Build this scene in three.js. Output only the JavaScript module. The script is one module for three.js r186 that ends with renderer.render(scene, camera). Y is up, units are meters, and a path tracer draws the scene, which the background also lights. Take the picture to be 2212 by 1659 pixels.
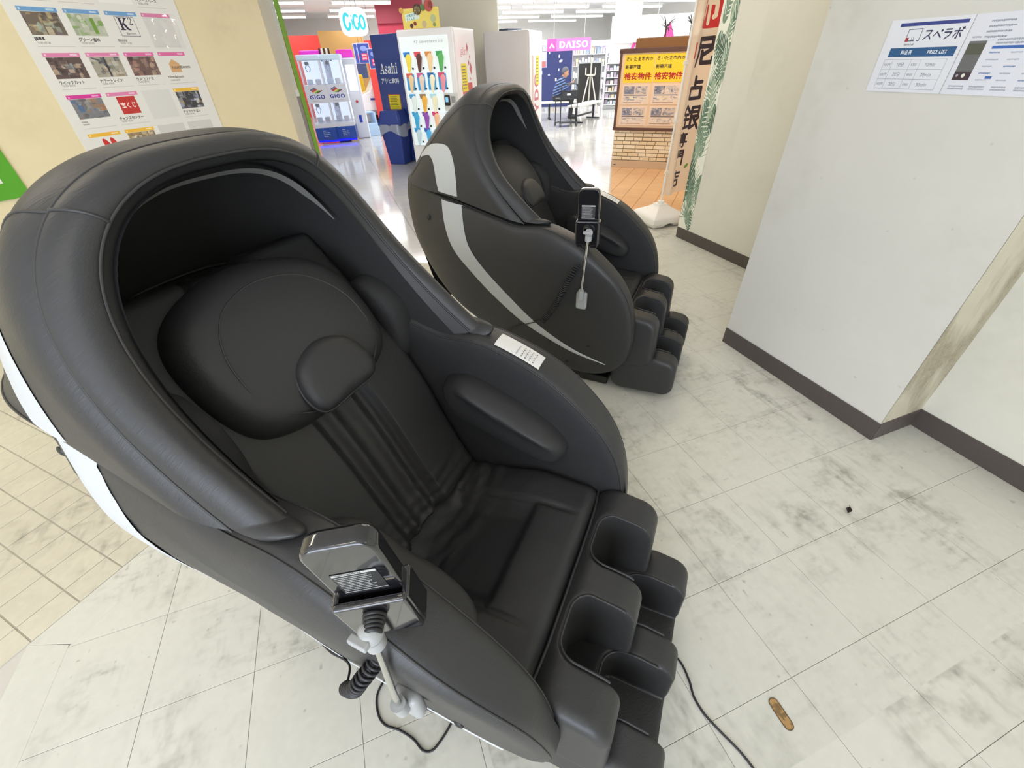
import * as THREE from 'three';
import { RoundedBoxGeometry } from 'three/addons/geometries/RoundedBoxGeometry.js';
import { mergeGeometries, mergeVertices } from 'three/addons/utils/BufferGeometryUtils.js';
import { RectAreaLightUniformsLib } from 'three/addons/lights/RectAreaLightUniformsLib.js';

// ---------------------------------------------------------------- camera, light, exposure
const F = 908.4, YAW = 0.33505, PITCH = 0.65766, ROLL = -0.04177, EYE = 1.48;
const scene = new THREE.Scene();
const fwd = new THREE.Vector3(Math.sin(YAW) * Math.cos(PITCH), -Math.sin(PITCH), -Math.cos(YAW) * Math.cos(PITCH));
const r0 = new THREE.Vector3(Math.cos(YAW), 0, Math.sin(YAW)), u0 = new THREE.Vector3().crossVectors(r0, fwd);
const camR = r0.clone().multiplyScalar(Math.cos(ROLL)).addScaledVector(u0, Math.sin(ROLL));
const camU = r0.clone().multiplyScalar(-Math.sin(ROLL)).addScaledVector(u0, Math.cos(ROLL));
const camera = new THREE.PerspectiveCamera(2 * Math.atan(829.5 / F) * 180 / Math.PI, 2212 / 1659, 0.05, 80);
camera.position.set(0, EYE, 0);
camera.quaternion.setFromRotationMatrix(new THREE.Matrix4().makeBasis(camR, camU, fwd.clone().negate()));
const renderer = new THREE.WebGLRenderer({ antialias: true });
renderer.toneMapping = THREE.LinearToneMapping;
renderer.toneMappingExposure = 1.0;
renderer.shadowMap.enabled = true;
scene.background = new THREE.Color(0.85, 0.95, 1.1);
RectAreaLightUniformsLib.init();
function areaLight(color, intensity, w, h, pos, target) {
  const l = new THREE.RectAreaLight(color, intensity, w, h);
  l.position.set(...pos); l.lookAt(...target); l.name = 'area_light'; scene.add(l); return l;
}
// daylight through the glazed entrance behind the camera
areaLight(0xe6eefc, 7.4, 6.0, 2.3, [-3.4, 1.35, 3.36], [-3.4, 1.35, 0]);

// ---------------------------------------------------------------- helpers
function rng(seed) { let s = seed >>> 0; return () => { s = (s + 0x6D2B79F5) >>> 0; let t = s; t = Math.imul(t ^ (t >>> 15), t | 1); t ^= t + Math.imul(t ^ (t >>> 7), t | 61); return ((t ^ (t >>> 14)) >>> 0) / 4294967296; }; }
const V = (x, y, z) => new THREE.Vector3(x, y, z);
const pixelRay = (u, v) => fwd.clone().addScaledVector(camR, (u - 1106) / F).addScaledVector(camU, -(v - 829.5) / F);
function onGround(u, v, y = 0) { const d = pixelRay(u, v), t = (y - EYE) / d.y; return V(d.x * t, y, d.z * t); }
function atDistance(u, v, D) { const d = pixelRay(u, v), t = D / Math.hypot(d.x, d.z); return V(d.x * t, EYE + d.y * t, d.z * t); }
const used = {};
function numbered(n) { const k = used[n] = (used[n] || 0) + 1; return k === 1 ? n : n + '_' + String(k - 1).padStart(3, '0'); }
function mesh(name, geo, mat, parent = scene) {
  const m = new THREE.Mesh(geo, mat); m.name = parent === scene ? numbered(name) : name;
  m.castShadow = m.receiveShadow = true; parent.add(m); return m;
}
function tag(o, label, category, group) { o.userData.label = label; o.userData.category = category; if (group) o.userData.group = group; return o; }
function thing(name, label, category, pos = [0, 0, 0], turn = 0, group) {
  const g = new THREE.Group(); g.name = numbered(name); g.position.set(...pos); g.rotation.y = turn; scene.add(g); return tag(g, label, category, group);
}
function structure(o, label) { o.userData.kind = 'structure'; if (label) o.userData.label = label; return o; }
function bx(w, h, d, x = 0, y = 0, z = 0) { const g = new THREE.BoxGeometry(w, h, d); g.translate(x, y, z); return g; }
function rbx(w, h, d, r, x = 0, y = 0, z = 0, seg = 3) { const g = new RoundedBoxGeometry(w, h, d, seg, Math.min(r, w / 2.01, h / 2.01, d / 2.01)); g.translate(x, y, z); return g; }
function merge(list) { return mergeGeometries(list.map(g => { const q = g.index ? g.toNonIndexed() : g; for (const k of Object.keys(q.attributes)) if (!['position', 'normal', 'uv'].includes(k)) q.deleteAttribute(k); return q; })); }
function cyl(a, b, r, seg = 10) {
  const A = V(...a), B = V(...b), d = B.clone().sub(A), L = d.length(), g = new THREE.CylinderGeometry(r, r, L, seg);
  g.applyQuaternion(new THREE.Quaternion().setFromUnitVectors(V(0, 1, 0), d.normalize())); const m = A.add(B).multiplyScalar(.5); g.translate(m.x, m.y, m.z); return g;
}
function tube(pts, r, seg = 60, rad = 8, closed = false) { return new THREE.TubeGeometry(new THREE.CatmullRomCurve3(pts.map(p => Array.isArray(p) ? V(...p) : p), closed, 'centripetal'), seg, r, rad, closed); }
function grid(nu, nv, fn, flip = false) {
  const p = [], uv = [], idx = [];
  for (let j = 0; j <= nv; j++) for (let i = 0; i <= nu; i++) { const q = fn(i / nu, j / nv); p.push(q[0], q[1], q[2]); uv.push(q[3] ?? (q[0] + .6 * q[2]), q[4] ?? (q[1] + .6 * q[2])); }
  for (let j = 0; j < nv; j++) for (let i = 0; i < nu; i++) { const a = j * (nu + 1) + i, b = a + 1, c = a + nu + 1, d = c + 1; if (flip) idx.push(a, c, b, b, c, d); else idx.push(a, b, c, b, d, c); }
  const g = new THREE.BufferGeometry(); g.setAttribute('position', new THREE.Float32BufferAttribute(p, 3)); g.setAttribute('uv', new THREE.Float32BufferAttribute(uv, 2)); g.setIndex(idx); g.computeVertexNormals(); return g;
}
function smooth(g) { const q = g.clone(); q.deleteAttribute('normal'); const m = mergeVertices(q, 1e-5); m.computeVertexNormals(); return m; }
const clamp = (x, a, b) => Math.min(b, Math.max(a, x)), lerp = (a, b, t) => a + (b - a) * t;
const sstep = (a, b, x) => { const t = clamp((x - a) / (b - a), 0, 1); return t * t * (3 - 2 * t); };
const smin = (a, b, k) => { const h = clamp(.5 + .5 * (b - a) / k, 0, 1); return lerp(b, a, h) - k * h * (1 - h); };
const smax = (a, b, k) => -smin(-a, -b, k);
// surface nets over a signed distance function
function sdfGeo(lo, hi, cell, f) {
  const n = [0, 1, 2].map(i => Math.ceil((hi[i] - lo[i]) / cell) + 1), [nx, ny, nz] = n, val = new Float32Array(nx * ny * nz);
  const at = (i, j, k) => (k * ny + j) * nx + i;
  for (let k = 0; k < nz; k++) for (let j = 0; j < ny; j++) for (let i = 0; i < nx; i++) val[at(i, j, k)] = f(lo[0] + i * cell, lo[1] + j * cell, lo[2] + k * cell);
  const vid = new Int32Array(nx * ny * nz).fill(-1), pos = [], nor = [], uv = [], idx = [];
  const E = [[0, 1], [2, 3], [4, 5], [6, 7], [0, 2], [1, 3], [4, 6], [5, 7], [0, 4], [1, 5], [2, 6], [3, 7]];
  for (let k = 0; k < nz - 1; k++) for (let j = 0; j < ny - 1; j++) for (let i = 0; i < nx - 1; i++) {
    const c = []; let s = 0;
    for (let q = 0; q < 8; q++) { const v = val[at(i + (q & 1), j + ((q >> 1) & 1), k + (q >> 2))]; c.push(v); if (v < 0) s++; }
    if (s === 0 || s === 8) continue;
    let x = 0, y = 0, z = 0, m = 0;
    for (const [a, b] of E) if ((c[a] < 0) !== (c[b] < 0)) { const t = c[a] / (c[a] - c[b]); x += lerp(a & 1, b & 1, t); y += lerp((a >> 1) & 1, (b >> 1) & 1, t); z += lerp(a >> 2, b >> 2, t); m++; }
    const X = lo[0] + (i + x / m) * cell, Y = lo[1] + (j + y / m) * cell, Z = lo[2] + (k + z / m) * cell, e = cell * .6;
    const g = V(f(X + e, Y, Z) - f(X - e, Y, Z), f(X, Y + e, Z) - f(X, Y - e, Z), f(X, Y, Z + e) - f(X, Y, Z - e)).normalize();
    vid[at(i, j, k)] = pos.length / 3; pos.push(X, Y, Z); nor.push(g.x, g.y, g.z); uv.push(X + .6 * Z, Y + .6 * Z);
  }
  for (let k = 1; k < nz - 1; k++) for (let j = 1; j < ny - 1; j++) for (let i = 1; i < nx - 1; i++) {
    const v0 = val[at(i, j, k)] < 0;
    const q = (a, b, c, d, fl) => { if (a < 0 || b < 0 || c < 0 || d < 0) return; if (fl) idx.push(a, b, c, a, c, d); else idx.push(a, c, b, a, d, c); };
    if (v0 !== (val[at(i + 1, j, k)] < 0)) q(vid[at(i, j - 1, k - 1)], vid[at(i, j, k - 1)], vid[at(i, j, k)], vid[at(i, j - 1, k)], v0);
    if (v0 !== (val[at(i, j + 1, k)] < 0)) q(vid[at(i - 1, j, k - 1)], vid[at(i - 1, j, k)], vid[at(i, j, k)], vid[at(i, j, k - 1)], v0);
    if (v0 !== (val[at(i, j, k + 1)] < 0)) q(vid[at(i - 1, j - 1, k)], vid[at(i, j - 1, k)], vid[at(i, j, k)], vid[at(i - 1, j, k)], v0);
  }
  const g = new THREE.BufferGeometry(); g.setAttribute('position', new THREE.Float32BufferAttribute(pos, 3)); g.setAttribute('normal', new THREE.Float32BufferAttribute(nor, 3)); g.setAttribute('uv', new THREE.Float32BufferAttribute(uv, 2)); g.setIndex(idx); return g;
}
function sdPoly(P, x, y) { // signed distance to a polygon
  let d = 1e9, s = 1;
  for (let i = 0, j = P.length - 1; i < P.length; j = i++) {
    const [ax, ay] = P[i], [bx_, by] = P[j], ex = bx_ - ax, ey = by - ay, wx = x - ax, wy = y - ay, t = clamp((wx * ex + wy * ey) / (ex * ex + ey * ey), 0, 1);
    const qx = wx - ex * t, qy = wy - ey * t; d = Math.min(d, qx * qx + qy * qy);
    const c1 = y >= ay, c2 = y < by, c3 = ex * wy > ey * wx; if ((c1 && c2 && c3) || (!c1 && !c2 && !c3)) s = -s;
  }
  return s * Math.sqrt(d);
}
function sdRBox(x, y, z, hx, hy, hz, r) { const qx = Math.abs(x) - hx + r, qy = Math.abs(y) - hy + r, qz = Math.abs(z) - hz + r; return Math.hypot(Math.max(qx, 0), Math.max(qy, 0), Math.max(qz, 0)) + Math.min(Math.max(qx, qy, qz), 0) - r; }
function sdCap(p, a, b, ra, rb) { const bx_ = b[0] - a[0], by = b[1] - a[1], bz = b[2] - a[2], px = p[0] - a[0], py = p[1] - a[1], pz = p[2] - a[2]; const t = clamp((px * bx_ + py * by + pz * bz) / (bx_ * bx_ + by * by + bz * bz), 0, 1); return Math.hypot(px - bx_ * t, py - by * t, pz - bz * t) - lerp(ra, rb, t); }
// ---------------------------------------------------------------- textures
function hash2(i, j, s) { let h = Math.imul(i, 374761393) ^ Math.imul(j, 668265263) ^ Math.imul(s, 2147483647 & 1274126177); h = Math.imul(h ^ (h >>> 13), 1274126177); return ((h ^ (h >>> 16)) >>> 0) / 4294967296; }
function noise(x, y, s, per) { const i = Math.floor(x), j = Math.floor(y), fx = x - i, fy = y - j, u = fx * fx * (3 - 2 * fx), v = fy * fy * (3 - 2 * fy), w = per ? (q => ((q % per) + per) % per) : (q => q); return lerp(lerp(hash2(w(i), w(j), s), hash2(w(i + 1), w(j), s), u), lerp(hash2(w(i), w(j + 1), s), hash2(w(i + 1), w(j + 1), s), u), v); }
function fbm(x, y, s, o = 4, per) { let a = 0, b = .5, f = 1; for (let k = 0; k < o; k++) { a += b * noise(x * f, y * f, s + k * 17, per ? per * f : 0); b *= .5; f *= 2; } return a / (1 - Math.pow(.5, o)); }
function dataTex(w, h, fn, srgb = true, repeat) {
  const a = new Uint8Array(w * h * 4);
  for (let j = 0; j < h; j++) for (let i = 0; i < w; i++) { const c = fn(i / w, j / h, i, j), o = (j * w + i) * 4; a[o] = clamp(c[0], 0, 255); a[o + 1] = clamp(c[1], 0, 255); a[o + 2] = clamp(c[2], 0, 255); a[o + 3] = 255; }
  const t = new THREE.DataTexture(a, w, h); t.magFilter = t.minFilter = THREE.LinearFilter; t.wrapS = t.wrapT = THREE.RepeatWrapping; if (srgb) t.colorSpace = THREE.SRGBColorSpace; if (repeat) t.repeat.set(repeat, repeat); t.needsUpdate = true; return t;
}
function canvasTex(w, h, draw) { const c = document.createElement('canvas'); c.width = w; c.height = h; const g = c.getContext('2d'); draw(g, w, h); const t = new THREE.CanvasTexture(c); t.colorSpace = THREE.SRGBColorSpace; return t; }
const std = (color, rough = .6, extra = {}) => new THREE.MeshStandardMaterial({ color, roughness: rough, ...extra });
const phys = (color, rough = .6, extra = {}) => new THREE.MeshPhysicalMaterial({ color, roughness: rough, ...extra });
// stroke drawn characters on a 100 x 100 grid
const GLYPH = {
  'ス': '15,18 78,18 60,50 12,88;58,55 88,88', 'ヘ': '8,60 35,28 92,75', 'ペ': '8,62 35,32 92,78;84,16 90,22 84,28 78,22 84,16', 'ラ': '22,14 78,14;14,38 84,38 72,65 35,92', 'ボ': '10,32 84,32;48,8 48,92 40,88;28,50 12,78;68,50 86,76;80,6 86,18;92,3 98,14',
  'ア': '10,16 88,16 78,35 55,50;48,32 45,60 20,92', 'サ': '6,34 94,34;30,10 30,60;70,10 70,55 35,92', 'ヒ': '22,10 22,80 35,88 85,86;82,30 25,46', 'グ': '40,8 15,45;36,24 78,24 65,60 28,92;82,4 88,14;93,2 99,11', 'ク': '40,8 15,45;36,24 80,24 65,60 28,92', 'リ': '25,14 25,55;74,10 74,55 38,92', 'ー': '8,50 92,50', 'ン': '14,20 38,32;12,86 50,72 90,28', 'イ': '82,10 48,42 10,58;52,40 52,92', 'ッ': '15,45 24,62;44,40 52,58;84,40 70,70 40,92', 'カ': '12,32 84,32 78,85 64,80;46,8 42,50 12,92', 'ト': '35,8 35,92;36,38 80,60', 'レ': '25,10 25,86 88,45', 'コ': '15,20 82,20 82,85;12,85 86,85', 'ナ': '8,36 92,36;52,8 50,55 20,92', 'チ': '75,10 20,22;8,45 92,45;50,18 50,62 22,92', 'ャ': '15,55 82,42 66,65;35,35 50,95', 'セ': '6,42 92,32 68,55;32,10 32,80 42,88 86,86', 'タ': '40,8 15,45;36,24 82,24 65,60 28,92;34,45 62,62', 'デ': '22,14 66,14;8,40 92,40;52,42 48,65 24,92;76,4 82,14;88,2 94,12',
  'さ': '15,28 85,22;42,6 68,50 30,48 18,66 30,86 72,88', 'い': '16,22 20,70 32,82 40,68;74,26 88,62', 'た': '10,28 55,24;36,8 15,90;50,50 86,46;48,70 58,88 90,86', 'ま': '18,22 82,22;20,44 80,44;50,6 50,80 35,90 22,80 35,70 60,76 82,90', 'の': '52,22 44,62 26,82 12,62 22,34 52,20 82,34 86,62 58,88', 'く': '66,8 24,50 70,92', 'じ': '34,8 30,70 48,90 80,72;62,14 70,26;78,10 86,22', 'か': '8,36 58,32 56,80 40,86;34,8 14,90;70,24 90,55', 'は': '18,12 14,50 20,90;38,32 92,30;66,10 66,80 48,90 40,76 60,70 90,88', 'し': '30,8 30,72 48,90 84,68', 'で': '10,20 88,16 52,40 50,70 80,92;76,44 82,54;88,40 94,50', 'を': '16,22 76,20;46,6 20,56 44,46 52,74;84,44 40,72 48,92 84,92',
  '料': '8,45 48,45;28,8 28,94;12,16 20,34;46,16 36,34;27,50 8,80;30,50 48,70;60,18 70,30;58,42 68,52;52,70 96,62;82,6 82,95', '金': '50,5 8,40;50,5 92,40;30,40 70,40;18,58 82,58;50,40 50,90;28,66 34,82;72,66 64,82;8,90 92,90', '表': '15,18 85,18;20,34 80,34;8,50 92,50;50,5 50,50;48,52 10,80;34,62 34,92 50,86;78,56 62,66;52,56 92,92', '分': '40,8 8,45;60,8 92,45;24,48 76,48 70,90 58,86;46,48 40,72 18,92', '円': '14,92 14,14 86,14 86,88 78,92;50,14 50,50;14,50 86,50', '市': '50,4 50,18;8,20 92,20;18,80 18,38 82,38 82,76 74,80;50,20 50,96', '内': '12,94 12,26 88,26 88,86 78,92;50,6 48,40 26,70;52,40 74,68',
  '新': '28,4 28,14;8,16 48,16;16,22 20,34;40,22 36,34;5,38 52,38;8,54 50,54;28,38 28,95;26,56 8,78;30,56 48,72;88,8 60,18 60,55 50,92;60,42 96,42;80,42 80,95', '築': '20,4 10,18;16,12 44,12;58,4 52,16;56,12 92,12;12,30 44,28;28,30 28,50;8,52 48,48;58,28 84,28 84,52 94,56;58,28 54,52;66,36 74,44;8,64 92,64;50,56 50,96;48,66 14,90;52,66 88,90', '戸': '12,12 88,12;24,28 82,28 82,52 24,52;24,28 22,60 8,94', '建': '48,14 84,14 84,46;40,30 94,30;48,46 84,46;50,60 86,60;44,76 92,76;66,4 66,86;8,16 32,16 16,44 32,46 24,72 6,92;10,58 34,84 94,92', '格': '6,28 44,28;25,6 25,95;24,32 6,64;26,36 42,52;66,6 46,40;60,18 88,18 72,42 42,60;56,24 94,58;54,62 86,62 86,92 54,92 54,62', '安': '50,4 50,16;10,34 10,18 90,18 90,32;44,26 22,68 84,92;6,50 94,50;72,50 56,76 14,94', '物': '14,14 8,34;10,28 42,28;26,6 26,95;6,62 44,54;58,8 46,40;54,24 94,24 88,86 76,90;68,26 46,62;82,26 52,84', '件': '30,6 6,46;20,36 20,95;52,12 42,40;48,28 92,28;38,56 96,56;68,6 68,95',
  '専': '10,14 90,14;22,26 78,26 78,52 22,52 22,26;22,39 78,39;50,4 50,54;6,62 94,62;70,54 70,88 58,92;28,72 40,84', '門': '12,95 12,10 42,10 42,42 12,42;12,26 42,26;88,92 88,10 58,10 58,42 88,42;58,26 88,26', '店': '52,4 52,14;16,16 94,16;16,16 14,60 4,94;56,24 56,56;56,38 88,38;32,58 84,58 84,90 32,90 32,58', '飲': '28,4 4,34;28,4 50,28;18,32 40,32;14,42 44,42 44,62 14,62 14,42;14,52 44,52;14,62 14,88 48,78;34,64 50,90;66,6 54,34;62,22 96,22 88,40;74,36 68,66 48,94;74,50 96,94', '宝': '50,4 50,14;10,30 10,16 90,16 90,30;22,36 78,36;26,58 74,58;12,84 88,84;50,36 50,84;64,66 74,76', '歯': '50,4 50,24;50,14 78,14;24,10 24,26;8,28 92,28;16,40 16,92 84,92 84,40;32,42 40,52;66,42 58,52;50,36 50,84;28,60 72,60;48,62 30,80;52,62 70,80', '科': '40,6 12,16;6,36 48,36;27,14 27,95;26,40 6,70;29,44 46,62;60,18 70,30;58,42 68,52;52,70 96,62;82,6 82,95', '尼': '20,10 84,10 84,34 22,34;22,10 20,60 6,94;40,50 40,86 90,88 90,74;84,44 42,62', '占': '46,8 46,50;46,28 80,28;20,50 80,50 80,90 20,90 20,50', '銀': '26,4 4,34;26,4 48,28;14,36 40,36;8,54 44,54;26,36 26,86;6,88 48,82;56,10 90,10 90,44 56,44;56,27 90,27;56,10 56,90 74,80;94,52 76,64;66,46 96,94', '気': '26,6 8,36;22,18 88,18;22,32 76,32;14,46 74,46 76,80 92,92 94,78;60,54 22,90;26,58 60,88'
};
function text(g, s, x, y, size, color, weight = .1, adv = 1.04) { // own strokes for Japanese, a plain font for the rest
  g.lineCap = 'round'; g.lineJoin = 'round';
  for (const ch of s) {
    const d = GLYPH[ch];
    if (d) { g.strokeStyle = color; g.lineWidth = size * weight; g.beginPath(); for (const st of d.split(';')) st.split(' ').forEach((p, i) => { const [a, b] = p.split(',').map(Number), X = x + a * size / 100, Y = y + b * size / 100; if (i) g.lineTo(X, Y); else g.moveTo(X, Y); }); g.stroke(); x += size * adv; }
    else if (ch === ' ') x += size * .4;
    else { g.fillStyle = color; g.font = (weight > .09 ? 'bold ' : '') + Math.round(size * .95) + 'px sans-serif'; g.fillText(ch, x, y + size * .86); x += g.measureText(ch).width * 1.02; }
  }
  return x;
}
function scribble(g, x, y, w, h, color, seed, rows = 1) { const R = rng(seed); g.fillStyle = color; for (let r = 0; r < rows; r++) { let q = 0; while (q < w * (.75 + .25 * R())) { const a = h * (.35 + .8 * R()); g.fillRect(x + q, y + r * h * 1.5 + h * .15 * R(), a * .8, h * (.7 + .3 * R())); q += a; } } }
function snapshot(g, x, y, w, h, seed, pal) { // a small printed photo: blocks of its colours
  const R = rng(seed); g.save(); g.beginPath(); g.rect(x, y, w, h); g.clip(); g.fillStyle = pal[0]; g.fillRect(x, y, w, h);
  for (let k = 0; k < 46; k++) { g.fillStyle = pal[Math.floor(R() * pal.length)]; g.globalAlpha = .35 + .5 * R(); const bw = w * (.04 + .22 * R()), bh = h * (.05 + .3 * R()), X = x + R() * w - bw / 2, Y = y + R() * h - bh / 2; if (R() < .6) g.fillRect(X, Y, bw, bh); else { g.beginPath(); g.ellipse(X, Y, bw * .5, bh * .5, R() * 3, 0, 7); g.fill(); } }
  g.globalAlpha = 1; g.restore();
}
// ---------------------------------------------------------------- materials
const leatherBump = dataTex(512, 512, (u, v) => { const a = fbm(u * 48, v * 48, 3, 3, 48), b = Math.abs(fbm(u * 96, v * 96, 9, 2, 96) - .5) * 2, q = 255 * clamp(.25 + .5 * a + .35 * b, 0, 1); return [q, q, q]; }, false, 4);
const LEATHER = new THREE.Color(.031, .031, .0315); // one charcoal hide for shell, cushions and lining
const M = {
  leather: phys(LEATHER, .43, { bumpMap: leatherBump, bumpScale: .0005, specularIntensity: .9 }),
  softLeather: phys(LEATHER, .5, { bumpMap: leatherBump, bumpScale: .0005, specularIntensity: .8 }),
  liner: phys(LEATHER, .72, { specularIntensity: .4, bumpMap: leatherBump, bumpScale: .0006 }),
  piping: phys(LEATHER, .5), silver: phys(new THREE.Color(.52, .54, .55), .42, { bumpMap: leatherBump, bumpScale: .0003 }),
  trim: phys(new THREE.Color(.20, .20, .19), .25), blackPlastic: phys(new THREE.Color(.012, .012, .013), .4), gloss: phys(new THREE.Color(.010, .010, .012), .08, { clearcoat: 1, clearcoatRoughness: .05 }),
  chrome: std(0xd8d8d6, .16, { metalness: 1 }), greyPlastic: phys(new THREE.Color(.36, .37, .37), .35), cord: phys(new THREE.Color(.018, .018, .022), .45),
  white: std(0xe9e9e4, .55), baseboard: phys(new THREE.Color(.085, .070, .062), .5), alu: std(0xb4b8ba, .35, { metalness: .8 }), steel: std(0x9a9da0, .3, { metalness: .9 }), darkMetal: std(0x3a3c3f, .45, { metalness: .6 }),
};
// ---------------------------------------------------------------- floor
const TILE = .303;
const smudge = (u, v, s) => { // streaky scuff marks
  const a = fbm(u * 3 + 40, v * 3, s, 4), b = fbm(u * 38, v * 11, s + 5, 3), c = fbm(u * 14, v * 34, s + 9, 3), d = fbm(u * 90, v * 90, s + 13, 2);
  return clamp((a - .46) * 3.2, 0, 1) * (clamp((b - .5) * 3, 0, 1) + clamp((c - .52) * 3, 0, 1) * .8) * (.2 + 1.1 * d);
};
const vinylMap = dataTex(1536, 1536, (u, v) => { // 5 m of worn off-white vinyl
  const x = u * 5, y = v * 5, base = fbm(x * 1.2, y * 1.2, 21, 4), fine = fbm(x * 60, y * 60, 33, 2), s = clamp(smudge(x * .9, y * .9, 41) + .5 * smudge(y * 1.7 + 9, x * 1.7 + 3, 71), 0, 1);
  const sp = noise(x * 42, y * 42, 55), spot = sp > .955 ? (sp - .955) * 12 : 0, k = 1 - .07 * (base - .5) - .03 * (fine - .5) - .23 * s - .4 * spot;
  return [214 * k, 212 * (k + .004), 202 * (k - .012 * s)];
});
const vinylRough = dataTex(512, 512, (u, v) => { const q = 255 * clamp(.36 + .3 * (fbm(u * 40, v * 40, 77, 4) - .4) + .25 * smudge(u * 4.5, v * 4.5, 41), .2, .8); return [q, q, q]; }, false);
const beigeMap = dataTex(512, 512, (u, v) => { const x = u * 2, y = v * 2, k = 1 + .10 * (fbm(x * 3, y * 3, 121, 4) - .5) + .05 * (fbm(x * 50, y * 50, 131, 2) - .5) - .16 * smudge(x, y, 141); return [207 * k, 201 * k, 182 * k]; });
const vinylMat = phys(0xffffff, 1, { map: vinylMap, roughnessMap: vinylRough, specularIntensity: .7 });
const beigeMat = phys(0xffffff, .42, { map: beigeMap });
const floor = structure(new THREE.Group(), 'worn off-white vinyl tile floor with scuffs and thin joints'); floor.name = 'floor'; scene.add(floor);
const inBeige = (x, z) => x + z < -2.461 && x < -1.343 + 0 && true;
// base slab under everything, glossy pale mall floor further back
const mallMap = dataTex(1024, 1024, (u, v) => { // 6 m of polished pale floor, joints every 0.6 m
  const x = u * 6, y = v * 6, k = 1 + .05 * (fbm(x * 2, y * 2, 201, 4) - .5) + .03 * (fbm(x * 30, y * 30, 203, 2) - .5), jx = Math.abs(((x / .6) % 1) - .5) > .4925, jy = Math.abs(((y / .6) % 1) - .5) > .4925, j = jx || jy ? .82 : 1; return [208 * k * j, 204 * k * j, 196 * k * j];
});
const mallBump = dataTex(512, 512, (u, v) => { const q = 255 * fbm(u * 24, v * 24, 211, 3, 24); return [q, q, q]; }, false);
const mallMat = phys(0xffffff, .13, { map: mallMap, bumpMap: mallBump, bumpScale: .0012, clearcoat: .5, clearcoatRoughness: .08 });
{
  const g = grid(8, 8, (u, v) => { const x = -9 + 24 * u, z = -23 + 26.8 * v; return [x, 0, z, x / 6, z / 6]; }, true); g.translate(0, -.012, 0);
  mesh('floor_slab', g, std(0x8d8880, .8), floor);
}
function tileGeo(P, map, rise, ch) { // polygon tile with a chamfer, P counter-clockwise seen from above, [x,z]
  const n = P.length, cx = P.reduce((a, p) => a + p[0], 0) / n, cz = P.reduce((a, p) => a + p[1], 0) / n, pos = [], uv = [], idx = [];
  const put = (x, y, z) => { pos.push(x, y, z); uv.push(x / map, z / map); };
  const ins = p => { const dx = p[0] - cx, dz = p[1] - cz, L = Math.hypot(dx, dz); return [p[0] - dx / L * ch * 1.4, p[1] - dz / L * ch * 1.4]; };
  for (let i = 0; i < n; i++) { const a = P[i], b = P[(i + 1) % n], A = ins(a), B = ins(b), k = pos.length / 3; put(cx, rise, cz); put(A[0], rise, A[1]); put(B[0], rise, B[1]); idx.push(k, k + 1, k + 2); const q = pos.length / 3; put(A[0], rise, A[1]); put(a[0], rise - ch, a[1]); put(b[0], rise - ch, b[1]); put(B[0], rise, B[1]); idx.push(q, q + 1, q + 2, q, q + 2, q + 3); const w = pos.length / 3; put(a[0], rise - ch, a[1]); put(a[0], -.01, a[1]); put(b[0], -.01, b[1]); put(b[0], rise - ch, b[1]); idx.push(w, w + 1, w + 2, w, w + 2, w + 3); }
  const g = new THREE.BufferGeometry(); g.setAttribute('position', new THREE.Float32BufferAttribute(pos, 3)); g.setAttribute('uv', new THREE.Float32BufferAttribute(uv, 2)); g.setIndex(idx); const t = g.toNonIndexed(); t.computeVertexNormals(); return t;
}
function clipPoly(P, nx, nz, d) { // keep nx*x + nz*z <= d
  const out = []; for (let i = 0; i < P.length; i++) { const a = P[i], b = P[(i + 1) % P.length], da = nx * a[0] + nz * a[1] - d, db = nx * b[0] + nz * b[1] - d; if (da <= 0) out.push(a); if ((da < 0 && db > 0) || (da > 0 && db < 0)) { const t = da / (da - db); out.push([lerp(a[0], b[0], t), lerp(a[1], b[1], t)]); } } return out;
}
const polyArea = P => { let s = 0; for (let i = 0; i < P.length; i++) { const a = P[i], b = P[(i + 1) % P.length]; s += a[0] * b[1] - b[0] * a[1]; } return s / 2; };
{
  const gap = .0006, rest = []; let count = 0;
  const addTile = (P, mat, map, near) => { if (P.length < 3 || Math.abs(polyArea(P)) < .0004) return; if (polyArea(P) > 0) P = P.slice().reverse(); const g = tileGeo(P, map, 0, .0006); if (near && count < 290) { mesh('tile', g, mat, floor); count++; } else rest.push(g); };
  // vinyl: visible bay in front of the pillar and round both chairs
  const near = [], far = [];
  for (let i = -8; i <= 8; i++) for (let j = -14; j <= 11; j++) {
    const x0 = .892 + TILE * i, z0 = -.15 + TILE * j; let P = [[x0 + gap, z0 + gap], [x0 + TILE - gap, z0 + gap], [x0 + TILE - gap, z0 + TILE - gap], [x0 + gap, z0 + TILE - gap]];
    if (z0 + TILE > -1.2) P = clipPoly(P, -1, 0, 1.343 - .13); // border strip beside the beige tiles
    P = clipPoly(P, -1, -1, 2.461 - .187); if (P.length < 3) continue;
    const cx = x0 + .15, cz = z0 + .15, v = cz < .62 && cz > -4.3 && cx < 3.1; (v ? near : far).push([P, Math.hypot(cx, cz)]);
  }
  near.sort((a, b) => a[1] - b[1]); for (const [P] of near) addTile(P, vinylMat, 5, true); for (const [P] of far) addTile(P, vinylMat, 5, false);
  addTile([[-1.343, -1.118], [-1.205, -1.069], [1.0, -3.274], [1.0, -3.461]], vinylMat, 5, false);
  addTile([[-1.343, -1.118], [-1.213, -1.069], [-1.213, 3.4], [-1.343, 3.4]], vinylMat, 5, false);
  const m = mesh('tile_field', merge(rest), vinylMat, floor); m.userData.kind = 'stuff';
}
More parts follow.
